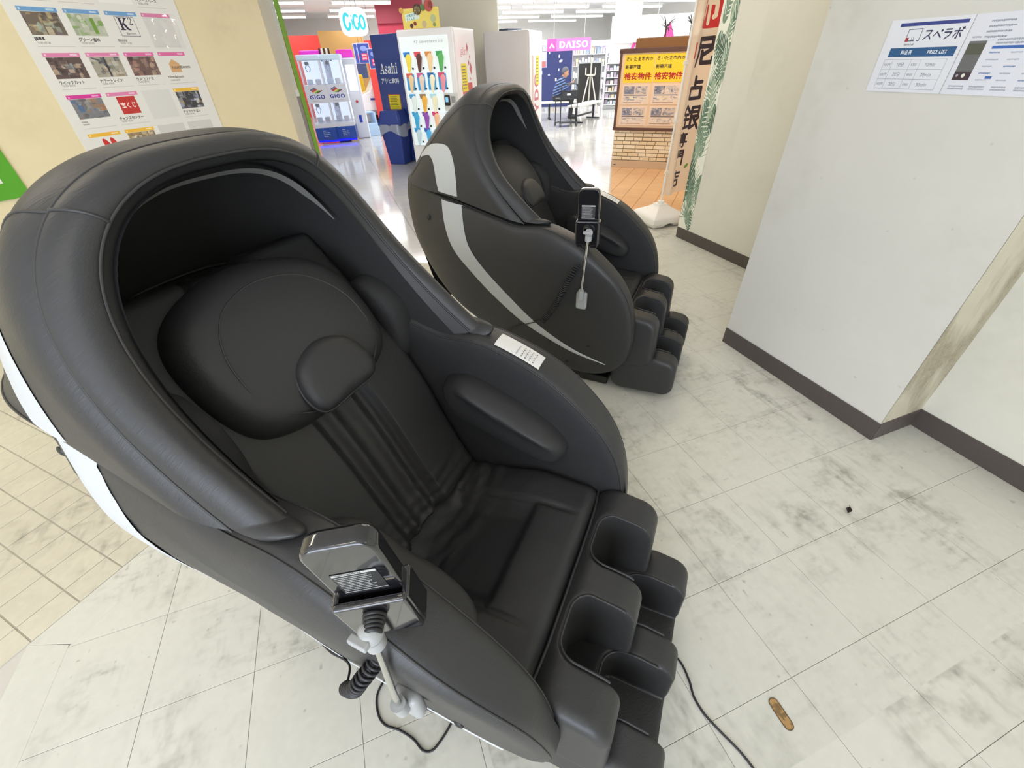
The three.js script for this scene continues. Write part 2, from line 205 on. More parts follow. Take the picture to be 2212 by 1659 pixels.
{ // square beige paving laid at 45 degrees, wider joints one way
  const rest = []; let count = 0; const list = [];
  for (let i = -40; i <= 8; i++) for (let j = -6; j <= 60; j++) {
    const a0 = -3.011 + .2 * i, b0 = .01 - .2 * j; // a = x + z, b = z - x
    const ga = .0021, gb = .0036, C = [[a0 + ga, b0 + gb], [a0 + .2 - ga, b0 + gb], [a0 + .2 - ga, b0 + .2 - gb], [a0 + ga, b0 + .2 - gb]];
    let P = C.map(([a, b]) => [(a - b) / 2, (a + b) / 2]); const cx = (a0 - b0) / 2, cz = (a0 + b0) / 2;
    if (cx < -7.5 || cz < -7 || cz > 3.3 || b0 < -4.5 || a0 < -7.1) continue;
    P = clipPoly(P, 1, 1, -2.465); P = clipPoly(P, 1, 0, cz > -1.2 ? -1.345 : 9); if (P.length < 3 || Math.abs(polyArea(P)) < .0008) continue;
    list.push([P, Math.hypot(cx + 1.2, cz + 1.6)]);
  }
  list.sort((p, q) => p[1] - q[1]);
  for (const [Q] of list) { const P = polyArea(Q) > 0 ? Q.slice().reverse() : Q, g = tileGeo(P, 2, .001, .001); if (count++ < 240) mesh('paving_tile', g, beigeMat, floor); else rest.push(g); }
  const m = mesh('paving_field', merge(rest), beigeMat, floor); m.userData.kind = 'stuff';
}
{ // polished mall floor beyond the bay
  const g = grid(6, 6, (u, v) => { const x = -9 + 24 * u, z = -23 + 26.6 * v; return [x, -.0045, z, x / 6, z / 6]; }, true); mesh('polished_floor', g, mallMat, floor);
  const orange = dataTex(512, 512, (u, v) => { const x = u * 3, y = v * 3, k = 1 + .08 * (fbm(x * 4, y * 4, 301, 3) - .5); return [222 * k, 176 * k, 128 * k]; });
  const om = phys(0xffffff, .16, { map: orange, clearcoat: .4, clearcoatRoughness: .1 });
  // warm paving before the counter
  const A = [[3.14, -4.0], [3.17, -4.95], [4.26, -6.70], [6.2, -4.9], [5.0, -3.4]];
  let list = [];
  for (let i = -14; i < 22; i++) for (let j = -16; j < 16; j++) {
    const a0 = -1.6 + .30 * i, b0 = -9 + .30 * j, C = [[a0 + .004, b0 + .004], [a0 + .296, b0 + .004], [a0 + .296, b0 + .296], [a0 + .004, b0 + .296]];
    let P = C.map(([a, b]) => [(a - b) / 2 * 1.0, (a + b) / 2 * 1.0]);
    for (let e = 0; e < A.length && P.length > 2; e++) { const p = A[e], q = A[(e + 1) % A.length], nx = -(q[1] - p[1]), nz = q[0] - p[0], ref = A[(e + 2) % A.length], s = nx * (ref[0] - p[0]) + nz * (ref[1] - p[1]) > 0 ? -1 : 1; P = clipPoly(P, nx * s, nz * s, (nx * p[0] + nz * p[1]) * s); }
    if (P.length > 2 && Math.abs(polyArea(P)) > .001) list.push(P);
  }
  const wood = list.map(Q => tileGeo(polyArea(Q) > 0 ? Q.slice().reverse() : Q, 3, .002, .0012));
  for (const g of wood.slice(0, 250)) mesh('warm_tile', g, om, floor);
  const b = mesh('warm_screed', merge([tileGeo(polyArea(A) > 0 ? A.slice().reverse() : A, 3, -.002, .0005)]), std(0x9a744a, .6), floor);
}
// ---------------------------------------------------------------- walls, ceiling
const wallBump = dataTex(512, 512, (u, v) => { const q = 255 * (.5 * fbm(u * 60, v * 60, 401, 3, 60) + .5 * fbm(u * 9, v * 9, 405, 3, 9)); return [q, q, q]; }, false);
const wallTex = (r, g, b, seed, dirt) => dataTex(512, 512, (u, v) => { const x = u * 3, y = v * 3, d = dirt * clamp((fbm(x * 2.2, y * 2.2, seed, 4) - .55) * 3, 0, 1) * fbm(x * 24, y * 24, seed + 3, 3), sp = noise(x * 30, y * 30, seed + 7) > .985 ? .9 : 1, k = (1 + .02 * (fbm(x * 5, y * 5, seed + 11, 3) - .5) - .25 * d) * (dirt > .3 ? sp : 1); return [r * k, g * k, b * (k - .05 * d)]; });
function uvMetres(g, s = 3) { const p = g.attributes.position, n = g.attributes.normal, u = g.attributes.uv; for (let i = 0; i < p.count; i++) { const ax = Math.abs(n.getX(i)), ay = Math.abs(n.getY(i)), az = Math.abs(n.getZ(i)); if (ay > ax && ay > az) u.setXY(i, p.getX(i) / s, p.getZ(i) / s); else if (ax > az) u.setXY(i, p.getZ(i) / s, p.getY(i) / s); else u.setXY(i, p.getX(i) / s, p.getY(i) / s); } return g; }
const paintRight = phys(0xffffff, .55, { map: wallTex(224, 222, 210, 431, .22), bumpMap: wallBump, bumpScale: .0007 });
const paintPillar = phys(0xffffff, .5, { map: wallTex(219, 217, 209, 451, .35), bumpMap: wallBump, bumpScale: .0008 });
const paintCream = phys(0xffffff, .5, { map: wallTex(229, 217, 180, 471, .25), bumpMap: wallBump, bumpScale: .001 });
const plainWall = std(0xefeeea, .7);
function wallBox(name, label, w, h, d, x, y, z, mat) { return structure(mesh(name, uvMetres(bx(w, h, d, x, y, z)), mat), label); }
const H = 2.95;
wallBox('wall_right', 'off-white painted wall set back behind the pillar', .2, H, 4.25, 2.416, H / 2, 1.38, paintRight);
const pillar = wallBox('wall_pillar', 'pale painted pillar with a dirty scuffed side carrying the price sheets', .99, H, .957, 2.535, H / 2, -1.2215, paintPillar);
wallBox('wall_far_right', 'pale wall with a strip of leaf wallpaper at its end', .4, H, 1.75, 3.23, H / 2, -2.575, paintRight);
wallBox('wall_side_shop', 'hidden end wall beside the leaf wallpaper', 8, H, .1, 7.4, H / 2, -3.39, plainWall);
{ // dirt on the pillar's side face: brown smears that keep to the corner
  const t = dataTex(256, 1024, (u, v) => { const y = v * 2.95, s = clamp((fbm(u * 3 + y * 2.2, y * 3, 511, 5) - .46) * 4.2, 0, 1) * (y < 1.3 ? 1 : .35), gr = fbm(u * 40, v * 300, 513, 3), k = 1 - .20 * s * (.4 + gr) - .06 * fbm(u * 6, v * 30, 517, 3); return [206 * k, 199 * (k - .02 * s), 176 * (k - .05 * s)]; });
  const g = new THREE.PlaneGeometry(.276, 2.85); g.translate(2.178, .1 + 1.425, -.7415); structure(mesh('pillar_side', g, phys(0xffffff, .55, { map: t, bumpMap: wallBump, bumpScale: .001 }), pillar), '');
  delete pillar.children[0].userData.kind; delete pillar.children[0].userData.label;
}
// baseboards
const BBH = .10, bbGeo = (w, d, x, z) => rbx(w, BBH, d, .003, x, BBH / 2, z, 2);
function baseboard(name, w, d, x, z, label) { structure(mesh(name, bbGeo(w, d, x, z), M.baseboard), label); }
baseboard('baseboard_pillar', .006, .963, 2.037, -1.2215, 'dark brown rubber baseboard along the pillar face');
baseboard('baseboard_pillar_side', .276, .006, 2.178, -.740, 'short dark brown baseboard round the pillar corner');
baseboard('baseboard_right', .006, 4.2, 2.313, 1.36, 'dark brown rubber baseboard along the recessed wall');
baseboard('baseboard_far_right', .006, 1.75, 3.027, -2.575, 'dark brown rubber baseboard under the leaf wallpaper wall');
// leaf wallpaper strip
const leafTex = canvasTex(256, 2048, (g, w, h) => {
  g.fillStyle = '#eef0e2'; g.fillRect(0, 0, w, h); const R = rng(77), tones = ['#6b8872', '#88a088', '#4f6b59', '#9fb29b', '#768f7b', '#5d7a68'];
  for (let k = 0; k < 50; k++) { const x = R() * w, y = k / 50 * h + 30 * R(), a = R() * 6.3, L = 130 + 130 * R(), c = tones[k % 6], monstera = R() < .6; g.save(); g.translate(x, y); g.rotate(a);
    if (monstera) { g.fillStyle = c; g.beginPath(); g.ellipse(L * .4, 0, L * .5, L * .34, 0, 0, 7); g.fill(); g.strokeStyle = '#eef0e2'; g.lineWidth = 6; for (let q = 0; q < 5; q++) { const xx = L * (.15 + .14 * q); for (const s of [-1, 1]) { g.beginPath(); g.moveTo(xx, s * L * .08); g.lineTo(xx + L * .16, s * L * .4); g.stroke(); } } g.strokeStyle = '#dfe6d3'; g.lineWidth = 3; g.beginPath(); g.moveTo(-L * .1, 0); g.lineTo(L * .88, 0); g.stroke(); }
    else { g.strokeStyle = c; g.lineCap = 'round'; for (let q = -5; q <= 5; q++) { const b = q * .19; g.lineWidth = 9 - Math.abs(q); g.beginPath(); g.moveTo(0, 0); g.quadraticCurveTo(L * .5 * Math.cos(b), L * .5 * Math.sin(b), L * Math.cos(b), L * Math.sin(b) + 14); g.stroke(); } }
    g.restore(); }
});
{ const g = new THREE.PlaneGeometry(.17, 2.85); g.rotateY(-Math.PI / 2); g.translate(3.0285, .1 + 1.425, -3.365); mesh('leaf_wallpaper', g, std(0xffffff, .6, { map: leafTex }), scene.getObjectByName('wall_far_right')); }
structure(mesh('ceiling', bx(24, .1, 27, 3, H + .05, -9.6), std(0xf0f0f2, .8)), 'white mall ceiling');
// left diagonal wall: local x runs along it, local z faces the chairs
const S2 = Math.SQRT1_2, leftWall = structure(new THREE.Group(), 'cream painted wall standing at an angle behind the chairs'); leftWall.name = 'wall_left'; leftWall.position.set(-5 * S2, 0, -5 * S2); leftWall.rotation.y = Math.PI / 4; scene.add(leftWall);
mesh('wall_panel', uvMetres(bx(11.6, H, .16, -1.2, H / 2, -.08)), paintCream, leftWall);
mesh('baseboard_strip', bx(11.6, .1, .008, -1.2, .05, .004), M.baseboard, leftWall);
mesh('wall_return', bx(.16, H, 4.2, 4.52, H / 2, -2.1), plainWall, leftWall);
{ const gd = thing('corner_guard', 'steel corner guard with a green edge strip at the end of the cream wall', 'corner guard', [-5 * S2, 0, -5 * S2], Math.PI / 4);
  mesh('steel_plate', bx(.06, 1.22, .03, 4.63, .61, -.02), M.steel, gd); mesh('upper_frame', bx(.05, 1.6, .03, 4.625, 2.05, -.015), std(0xb9beb2, .45), gd); mesh('joint_cap', rbx(.055, .07, .04, .008, 4.628, 1.235, -.012), std(0xcfd0c8, .5), gd);
  mesh('green_strip', bx(.062, 2.4, .012, 4.695, .47 + 1.2, -.006), std(0x6f9a2c, .5), gd); mesh('grey_foot', bx(.05, .47, .02, 4.70, .235, -.01), std(0xb8bcb4, .5), gd); }
// back of the bay: glazed entrance
{ const w = structure(new THREE.Group(), 'wall with the glazed entrance'); w.name = 'wall_back'; scene.add(w); mesh('lintel', bx(11.4, H - 2.55, .16, -3.4, (H + 2.55) / 2, 3.48), plainWall, w); mesh('pier', bx(2.2, 2.55, .16, 1.3, 1.275, 3.48), plainWall, w); mesh('pier', bx(2.4, 2.55, .16, -7.7, 1.275, 3.48), plainWall, w); mesh('plinth', bx(6.4, .15, .16, -3.3, .075, 3.48), plainWall, w);
  for (let k = 0; k < 4; k++) { const x = -5.7 + 1.6 * k, win = structure(new THREE.Group(), 'glass pane of the entrance behind the viewer'); win.name = 'window_' + (k + 1); scene.add(win); mesh('pane', bx(1.54, 2.36, .008, x, 1.35, 3.48), phys(0xffffff, .02, { transmission: 1, thickness: 0 }), win); mesh('window_frame', merge([bx(.05, 2.4, .06, x - .79, 1.35, 3.48), bx(.05, 2.4, .06, x + .79, 1.35, 3.48), bx(1.6, .05, .06, x, 2.53, 3.48), bx(1.6, .05, .06, x, .17, 3.48)]), M.alu, win); } }
wallBox('wall_hall_left', 'outer wall of the hall', .1, H, 27, -8.95, H / 2, -9.7, plainWall);
wallBox('wall_hall_right', 'outer wall of the store', .1, H, 19.6, 13.4, H / 2, -13.2, plainWall);
wallBox('wall_hall_back', 'far white wall of the store', 24, H, .1, 3, H / 2, -22.6, plainWall);
// ---------------------------------------------------------------- lamps of the bay
function troffer(x, z, turn, I, color) {
  const t = thing('ceiling_light', 'white fluorescent ceiling fitting over the bay', 'ceiling light', [x, H, z], turn, 'fluorescent fittings over the bay'); mesh('housing', bx(1.26, .05, .30, 0, -.025, 0), M.white, t);
  mesh('diffuser_lamp', bx(1.2, .012, .24, 0, -.055, 0), std(0xffffff, .5, { emissive: color, emissiveIntensity: .9 }), t); areaLight(color, I, 1.2, .24, [x, H - .075, z], [x, 0, z]).rotation.z = 0;
}
for (const [x, z, I] of [[-1.0, .6, 10], [1.7, -3.1, 17], [-1.9, -2.0, 12], [-1.3, -3.9, 12], [1.9, 1.8, 10]]) troffer(x, z, 0, I, 0xfff0d6);
// ---------------------------------------------------------------- massage chairs
// local axes: x towards the feet, y up, z towards the control side
const catmull = (P, n, closed = true) => { const c = new THREE.CatmullRomCurve3(P.map(p => V(p[0], p[1], p[2] || 0)), closed, 'centripetal'); return c.getSpacedPoints(n).slice(0, closed ? n : n + 1); };
const POD = catmull([[-.107, .30], [-.110, .45], [-.14, .575], [-.188, .659], [-.263, .736], [-.364, .812], [-.463, .858], [-.557, .884], [-.68, .882], [-.80, .91], [-1.0, .963], [-1.2, 1.017], [-1.30, 1.035], [-1.355, .99], [-1.37, .91], [-1.355, .80], [-1.315, .68], [-1.25, .55], [-1.15, .42], [-1.02, .31], [-.87, .225], [-.70, .165], [-.55, .125], [-.443, .108], [-.322, .10], [-.211, .135], [-.141, .198]], 150);
const PC = [-.72, .54], ZI = .285;
// shape of the arm pod: how far its side stands out at each height (it narrows towards the bottom)
const bulgeAt = (y, x = -1) => (1 - lerp(.30, .17, sstep(-1.02, -.6, x)) * sstep(.80, .05, y)) * (1 + .045 * Math.exp(-Math.pow((y - .76) / .13, 2)));
const taper = x => 1 - (x < -1 ? .32 * Math.pow((-1 - x) / .38, 2) : 0);
const zOut = d => (d < .045 ? .358 + .034 * Math.sqrt(1 - Math.pow(1 - d / .045, 2)) : .392 + .016 * (1 - Math.exp(-(d - .045) / .14)));
const zIn = d => (d < .035 ? .318 - (.318 - ZI) * Math.sqrt(1 - Math.pow(1 - d / .035, 2)) : ZI);
function podPoint(i, d, outer) { const o = POD[i % POD.length], dx = o.x - PC[0], dy = o.y - PC[1], R = Math.hypot(dx, dy), t = Math.max(0, 1 - d / R), x = PC[0] + dx * t, y = PC[1] + dy * t; return [x, y, (outer ? zOut(d) * bulgeAt(y, x) : Math.min(zIn(d), zOut(d) * bulgeAt(y, x) - .03)) * taper(x)]; }
function podGeo(inner) {
  const N = POD.length; let rings = [];
  for (const f of [1, .8, .6, .4]) rings.push(['f', f, false]); for (const d of [.08, .05, .03, .018, .012]) rings.push(['d', d, false]);
  if (!inner) { rings = []; for (const d of [.012, .007, .003, 0]) rings.push(['d', d, false]); rings.push(['m', .5, true]); for (const d of [0, .003, .009, .018, .03, .05, .08, .12]) rings.push(['d', d, true]); for (const f of [.35, .5, .65, .8, .92, 1]) rings.push(['f', f, true]); }
  return grid(N, rings.length - 1, (u, v) => { const [k, a, o] = rings[Math.round(v * (rings.length - 1))], i = Math.round(u * N) % N; if (k === 'm') { const p = podPoint(i, 0, true), q = podPoint(i, 0, false); return [p[0], p[1], (p[2] + q[2]) / 2, p[0] + p[2], p[1] + p[2]]; } const R = Math.hypot(POD[i].x - PC[0], POD[i].y - PC[1]), p = podPoint(i, k === 'f' ? a * R : a, o); return [...p, p[0] + p[2], p[1] + p[2]]; });
}
function podZ(x, y) { // outer surface over (x, y)
  const a = Math.atan2(y - PC[1], x - PC[0]); let best = 9, bi = 0; for (let i = 0; i < POD.length; i++) { let d = Math.abs(Math.atan2(POD[i].y - PC[1], POD[i].x - PC[0]) - a); if (d > Math.PI) d = 2 * Math.PI - d; if (d < best) { best = d; bi = i; } }
  const R = Math.hypot(POD[bi].x - PC[0], POD[bi].y - PC[1]), r = Math.hypot(x - PC[0], y - PC[1]); return zOut(Math.max(0, R - r)) * taper(x) * bulgeAt(y, x);
}
// hood: a fan of arches from the front rim to the seam round the back
const arch = (phi, B, T, w, k, n = 2.8) => { const c = Math.cos(phi), s = Math.pow(Math.max(0, Math.sin(phi)), 2 / n), q = Math.sign(c) * Math.pow(Math.abs(c), 2 / n); return [lerp(B[0], T[0], s) - 4 * k * s * (1 - s), lerp(B[1], T[1], s), w * q]; };
const curveAt = (P, t) => { const f = t * (P.length - 1), i = Math.min(P.length - 2, Math.floor(f)), a = P[Math.max(0, i - 1)], b = P[i], c = P[i + 1], d = P[Math.min(P.length - 1, i + 2)], u = f - i, h = k => .5 * (2 * b[k] + (c[k] - a[k]) * u + (2 * a[k] - 5 * b[k] + 4 * c[k] - d[k]) * u * u + (3 * b[k] - a[k] - 3 * c[k] + d[k]) * u * u * u); return [h(0), h(1)]; };
const CROWN = [[-.925, 1.390], [-1.0, 1.393], [-1.10, 1.335], [-1.18, 1.268], [-1.26, 1.185], [-1.33, 1.10], [-1.385, 1.03]];
const warpPhi = u => { const a = u * Math.PI; return a - .0 * Math.sin(2 * a); };
const hoodPoint = (u, v) => { const B = [lerp(-.655, -1.06, v), lerp(.888, .992, v)], T = curveAt(CROWN, v), q = Math.sin(Math.min(1, v / .24) * Math.PI / 2); return arch(warpPhi(u), B, T, .380 + .020 * q, .075 * (1 - v) * (1 - v)); };
const RIM0 = { B: [-.655, .898], T: [-.925, 1.390], w: .380, k: .075 }, RIM1 = { B: [-.605, .886], T: [-.872, 1.363], w: .318, k: .088 };
const rimN = [.883, .47];
function rimPoint(phi, u, e = 0) { // u across the band, e past the end (tongue)
  const p = arch(phi, RIM0.B, RIM0.T, RIM0.w, RIM0.k), q = arch(phi, RIM1.B, RIM1.T, RIM1.w, RIM1.k), b = (.018 + .020 * Math.exp(-Math.pow(Math.min(phi, Math.PI - phi) / .22, 2))) * Math.pow(Math.sin(Math.PI * clamp(u, 0, 1)), .65);
  return [lerp(p[0], q[0], u) + rimN[0] * b, lerp(p[1], q[1], u) + rimN[1] * b, lerp(p[2], q[2], u)];
}
function rimGeo() {
  const N = 110, K = 16, E = 7;
  return grid(K, N + 2 * E, (u, v) => {
    const r = Math.round(v * (N + 2 * E)), lo = r < E, hi = r > N + E, e = lo ? (E - r) / E : hi ? (r - N - E) / E : 0, phi = Math.PI * clamp((r - E) / N, 0, 1), p = rimPoint(phi, u);
    if (!e) return p; const m = rimPoint(phi, .5), base = [(rimPoint(phi, 0)[0] + rimPoint(phi, 1)[0]) / 2, (rimPoint(phi, 0)[1] + rimPoint(phi, 1)[1]) / 2, m[2]], c = Math.pow(1 - Math.pow(e, 2.8), 1 / 2.8), L = .080 * e;
    return [base[0] + (p[0] - base[0]) * c + .955 * L, base[1] + (p[1] - base[1]) * c - .14 * L + .006 * e, base[2] + (p[2] - base[2]) * c];
  });
}
const LCROWN = [[-.882, 1.345], [-.98, 1.335], [-1.07, 1.30], [-1.15, 1.24], [-1.22, 1.16], [-1.265, 1.07], [-1.28, .98]];
const linerPoint = (u, v) => arch(u * Math.PI, [lerp(-.625, -1.02, v), lerp(.862, .90, v)], curveAt(LCROWN, v), lerp(.303, .30, v), .07 * (1 - v) * (1 - v));
// a padded cushion over a 2-d outline, mapped into place
function padGeo(outline, h, edge, map, nr = 12, seg = 72, crown = .25) {
  const P = catmull(outline, seg), cx = P.reduce((a, p) => a + p.x, 0) / P.length, cy = P.reduce((a, p) => a + p.y, 0) / P.length;
  const ts = [1.0, 1.0]; for (let k = 1; k <= nr; k++) ts.push(1 - Math.pow(k / nr, 1.6)); 
  return grid(seg, ts.length - 1, (u, v) => { const r = Math.round(v * (ts.length - 1)), t = ts[r], p = P[Math.round(u * seg) % seg], R = Math.hypot(p.x - cx, p.y - cy), d = (1 - t) * R, q = d < edge ? Math.sqrt(1 - Math.pow(1 - d / edge, 2)) : 1; const hh = r === 0 ? -.02 : h * ((1 - crown) * q + crown * (1 - t * t)); const m = map(cx + (p.x - cx) * t, cy + (p.y - cy) * t, hh); return m; });
}
// backrest profile in side view, and its normal towards the sitter
const BACK = [[-.635, .385], [-.675, .46], [-.725, .57], [-.782, .70], [-.85, .82], [-.93, .93], [-1.015, 1.03], [-1.10, 1.13]];
const backAt = s => { const p = curveAt(BACK, clamp(s, 0, 1)), a = curveAt(BACK, clamp(s - .02, 0, 1)), b = curveAt(BACK, clamp(s + .02, 0, 1)), L = Math.hypot(b[0] - a[0], b[1] - a[1]); return [p[0], p[1], (b[1] - a[1]) / L, -(b[0] - a[0]) / L]; };
const onBack = (z, s, h) => { const q = backAt(s); return [q[0] + q[2] * h, q[1] + q[3] * h, z, q[1] * 1.1, z]; };
const wrinkle = (a, b, s) => (fbm(a * 9, b * 26, s, 3) - .5);
function backCushionGeo() {
  return grid(96, 90, (u, v) => { const z = lerp(-.287, .287, u), s = v, az = Math.abs(z), edge = 1 - Math.pow(clamp((az - .245) / .042, 0, 1), 2) * .9; let h = .05 * edge;
    const ch = 1 - sstep(.066, .084, az); h -= .030 * ch; h += ch * (.016 * Math.exp(-Math.pow((az - .034) / .017, 2)) ); h -= .014 * Math.exp(-Math.pow((az - .082) / .0045, 2));
    const low = sstep(.30, .02, s); h += low * .016 * (fbm(z * 16, s * 34, 611, 3) - .5) + low * .0025 * Math.sin(s * 130 + 3 * Math.sin(z * 11)) * sstep(.02, .05, s); h -= .05 * sstep(.06, 0, s); const t = sstep(.94, 1, s); h -= .07 * t; return onBack(z, s, h); });
}
function seatGeo() {
  return grid(90, 90, (u, v) => { const x = lerp(-.70, -.178, v), z = lerp(-.285, .285, u), az = Math.abs(z); let y = .395 + .075 * sstep(-.62, -.26, x);
    const bowl = sstep(.175, .11, az) * sstep(-.66, -.58, x) * sstep(-.325, -.36, x); y -= .034 * bowl; y -= .008 * Math.exp(-Math.pow((az - .165) / .006, 2)) * sstep(-.66, -.6, x) * sstep(-.2, -.28, x); y -= .007 * Math.exp(-Math.pow((x + .345) / .006, 2)) * sstep(.18, .12, az); y += .020 * sstep(.13, .25, az) * sstep(-.25, -.4, x);
    const w = sstep(-.42, -.56, x); y += w * .018 * (fbm(x * 30, z * 12, 621, 3) - .5) + w * .002 * Math.sin(x * 95 + 2.5 * Math.sin(z * 9)); y += .004 * (fbm(x * 11, z * 11, 631, 3) - .5);
    const f = clamp((x + .218) / .04, 0, 1); y -= .055 * (1 - Math.sqrt(1 - f * f)); y -= .02 * Math.pow(clamp((az - .255) / .03, 0, 1), 2); return [x, y, z, x + .3 * z, z]; }, true);
}
const ZF = 0; // leg rest centre
const CALF = [[-.125, .412], [-.068, .405], [-.062, .255], [-.125, .25]], FOOT = [[-.145, .09], [.068, .098], [.066, .198], [.02, .205], [-.145, .15]];
const shrink = (P, r) => { const cx = P.reduce((a, p) => a + p[0], 0) / P.length, cy = P.reduce((a, p) => a + p[1], 0) / P.length; return P.map(p => { const dx = p[0] - cx, dy = p[1] - cy, L = Math.hypot(dx, dy); return [p[0] - dx / L * r * 1.25, p[1] - dy / L * r * 1.25]; }); };
function legUnit(P, r, half, chIn, chOut, xb, floorY) {
  const Q = P; return (x, y, z) => { const prof = sdPoly(Q, x, y) - r; let d = smax(prof, Math.abs(z) - half, .03);
    const cz = (chIn + chOut) / 2, hz = (chOut - chIn) / 2, ax = x - (xb + .30), az = Math.abs(z) - cz, rr = .045, qx = Math.abs(ax) - .30 + rr, qz = Math.abs(az) - hz + rr; let c = Math.hypot(Math.max(qx, 0), Math.max(qz, 0)) + Math.min(Math.max(qx, qz), 0) - rr; if (floorY !== undefined) c = Math.max(c, floorY - y); return smax(d, -c, .014); };
}
function splitChannel(g, chIn, chOut, xb) { // triangles lying in the leg channels become a lining of their own
  const p = g.attributes.position, n = g.attributes.normal, ix = g.index.array, A = [], B = [];
  for (let k = 0; k < ix.length; k += 3) { let x = 0, z = 0, ny = 0; for (let q = 0; q < 3; q++) { x += p.getX(ix[k + q]) / 3; z += Math.abs(p.getZ(ix[k + q])) / 3; ny += n.getY(ix[k + q]) / 3; } const inC = x > xb - .003 && z > chIn - .003 && z < chOut + .003 && ny < .55 && (p.getX(ix[k]) < .2); (inC && (n.getX(ix[k]) > -.2) ? B : A).push(ix[k], ix[k + 1], ix[k + 2]); }
  const mk = I => { const q = new THREE.BufferGeometry(); for (const a of ['position', 'normal', 'uv']) q.setAttribute(a, g.attributes[a]); q.setIndex(I); const t = q.toNonIndexed(); return mergeVertices(t, 1e-6); }; return [mk(A), mk(B)];
}
const [calfGeo, calfIn] = splitChannel(sdfGeo([-.22, .15, -.33], [.03, .51, .33], .0065, legUnit(CALF, .063, .295, .043, .193, -.155)), .043, .193, -.155);
const [footGeo, footIn] = splitChannel(sdfGeo([-.24, .0, -.33], [.16, .30, .33], .0065, legUnit(FOOT, .056, .288, .042, .185, -.06, .085)), .042, .185, -.06);
function channelPiping(P, top, s, cIn, cOut, xb, xf) { // piped edge round one leg channel
  const pts = [], n = 40, rr = .045; const path = []; for (let k = 0; k <= 10; k++) path.push([lerp(xf, xb + rr, k / 10), cIn]); for (let k = 1; k <= 8; k++) { const a = k / 8 * Math.PI / 2; path.push([xb + rr - rr * Math.sin(a), cIn + rr - rr * Math.cos(a)]); } path.push([xb, (cIn + cOut) / 2]); for (let k = 0; k <= 8; k++) { const a = k / 8 * Math.PI / 2; path.push([xb + rr - rr * Math.cos(a), cOut - rr + rr * Math.sin(a)]); } for (let k = 1; k <= 10; k++) path.push([lerp(xb + rr, xf, k / 10), cOut]);
  return tube(path.map(([x, z]) => [x, top(x), s * z]), .0028, 90, 6);
}
const topOf = (P, r) => { const Q = P; return x => { let y = .6; for (let k = 0; k < 300; k++) { const d = sdPoly(Q, x, y) - r; if (d < .0005) break; y -= Math.max(d, .0008); if (y < 0) break; } return y - .001; }; };
const calfTop = topOf(CALF, .063), footTop = topOf(FOOT, .056);
function stripe(R, L, n, zf) { const a = catmull(R, n, false), b = catmull(L, n, false), W = 6; return grid(W, n, (u, v) => { const i = Math.round(v * n), x = lerp(a[i].x, b[i].x, u), y = lerp(a[i].y, b[i].y, u), e = Math.min(u, 1 - u) * 2; return [x, y, zf(x, y) + .0015 + .0025 * Math.sqrt(Math.min(1, e * 2.2))]; }); }
const hoodCache = []; for (let i = 0; i <= 90; i++) for (let j = 0; j <= 120; j++) hoodCache.push([...hoodPoint(.5 * i / 90, j / 120), .5 * i / 90, j / 120]);
function hoodZ(x, y) { // refine the nearest sample
  let b = null, bd = 9; for (const h of hoodCache) { const d = (h[0] - x) ** 2 + (h[1] - y) ** 2; if (d < bd) { bd = d; b = h; } } let [, , z, u, v] = b, st = .006; for (let k = 0; k < 40; k++) { let better = false; for (const [du, dv] of [[st, 0], [-st, 0], [0, st], [0, -st]]) { const p = hoodPoint(clamp(u + du, 0, .5), clamp(v + dv, 0, 1)), d = (p[0] - x) ** 2 + (p[1] - y) ** 2; if (d < bd) { bd = d; u = clamp(u + du, 0, .5); v = clamp(v + dv, 0, 1); z = p[2]; better = true; } } if (!better) st *= .5; } return z;
}
const S_R1 = [[-1.235, 1.135], [-1.178, 1.172], [-1.096, 1.188], [-1.031, 1.18], [-1.0, 1.137], [-.984, 1.06], [-.982, .985]], S_L1 = [[-1.228, 1.122], [-1.185, 1.135], [-1.15, 1.138], [-1.122, 1.118], [-1.105, 1.08], [-1.093, 1.035], [-1.082, 1.002]];
const S_R2 = [[-.967, .945], [-.960, .88], [-.935, .779], [-.874, .67], [-.787, .561], [-.649, .425], [-.531, .335], [-.39, .257], [-.223, .200]], S_L2 = [[-1.078, .965], [-1.066, .87], [-1.022, .745], [-.950, .632], [-.860, .52], [-.712, .392], [-.56, .308], [-.40, .238], [-.228, .196]];
const mirror = g => { const q = g.clone(); q.scale(1, 1, -1); const i = q.index; if (i) { const a = i.array; for (let k = 0; k < a.length; k += 3) { const t = a[k]; a[k] = a[k + 1]; a[k + 1] = t; } } return q; };
const orient = (g, s) => s > 0 ? g : mirror(g);
const G = { pod: podGeo(false), podIn: podGeo(true), rim: rimGeo(), hood: grid(110, 46, (u, v) => hoodPoint(u, v)), liner: grid(90, 34, linerPoint, true), back: backCushionGeo(), seat: seatGeo() };
function stickerTex() { return canvasTex(256, 128, (g, w, h) => { g.fillStyle = '#e4e2dd'; g.fillRect(0, 0, w, h); scribble(g, 118, 16, 8, 4, '#777', 5, 14); for (let r = 0; r < 5; r++) for (let c = 0; c < 4; c++) { g.fillStyle = (r + c) % 2 ? '#555' : '#888'; g.beginPath(); g.arc(150 + c * 22, 22 + r * 20, 4.2, 0, 7); g.fill(); } g.fillStyle = '#999'; for (let r = 0; r < 4; r++) g.fillRect(142, 32 + r * 20, 82, 1.5); }); }
const stickerMat = std(0xffffff, .5, { map: stickerTex() });
const armTop = x => { let y = 0; for (let i = 0; i < POD.length; i++) { const a = POD[i], b = POD[(i + 1) % POD.length]; if ((a.x - x) * (b.x - x) <= 0 && a.x !== b.x) y = Math.max(y, lerp(a.y, b.y, (x - a.x) / (b.x - a.x))); } return y; };
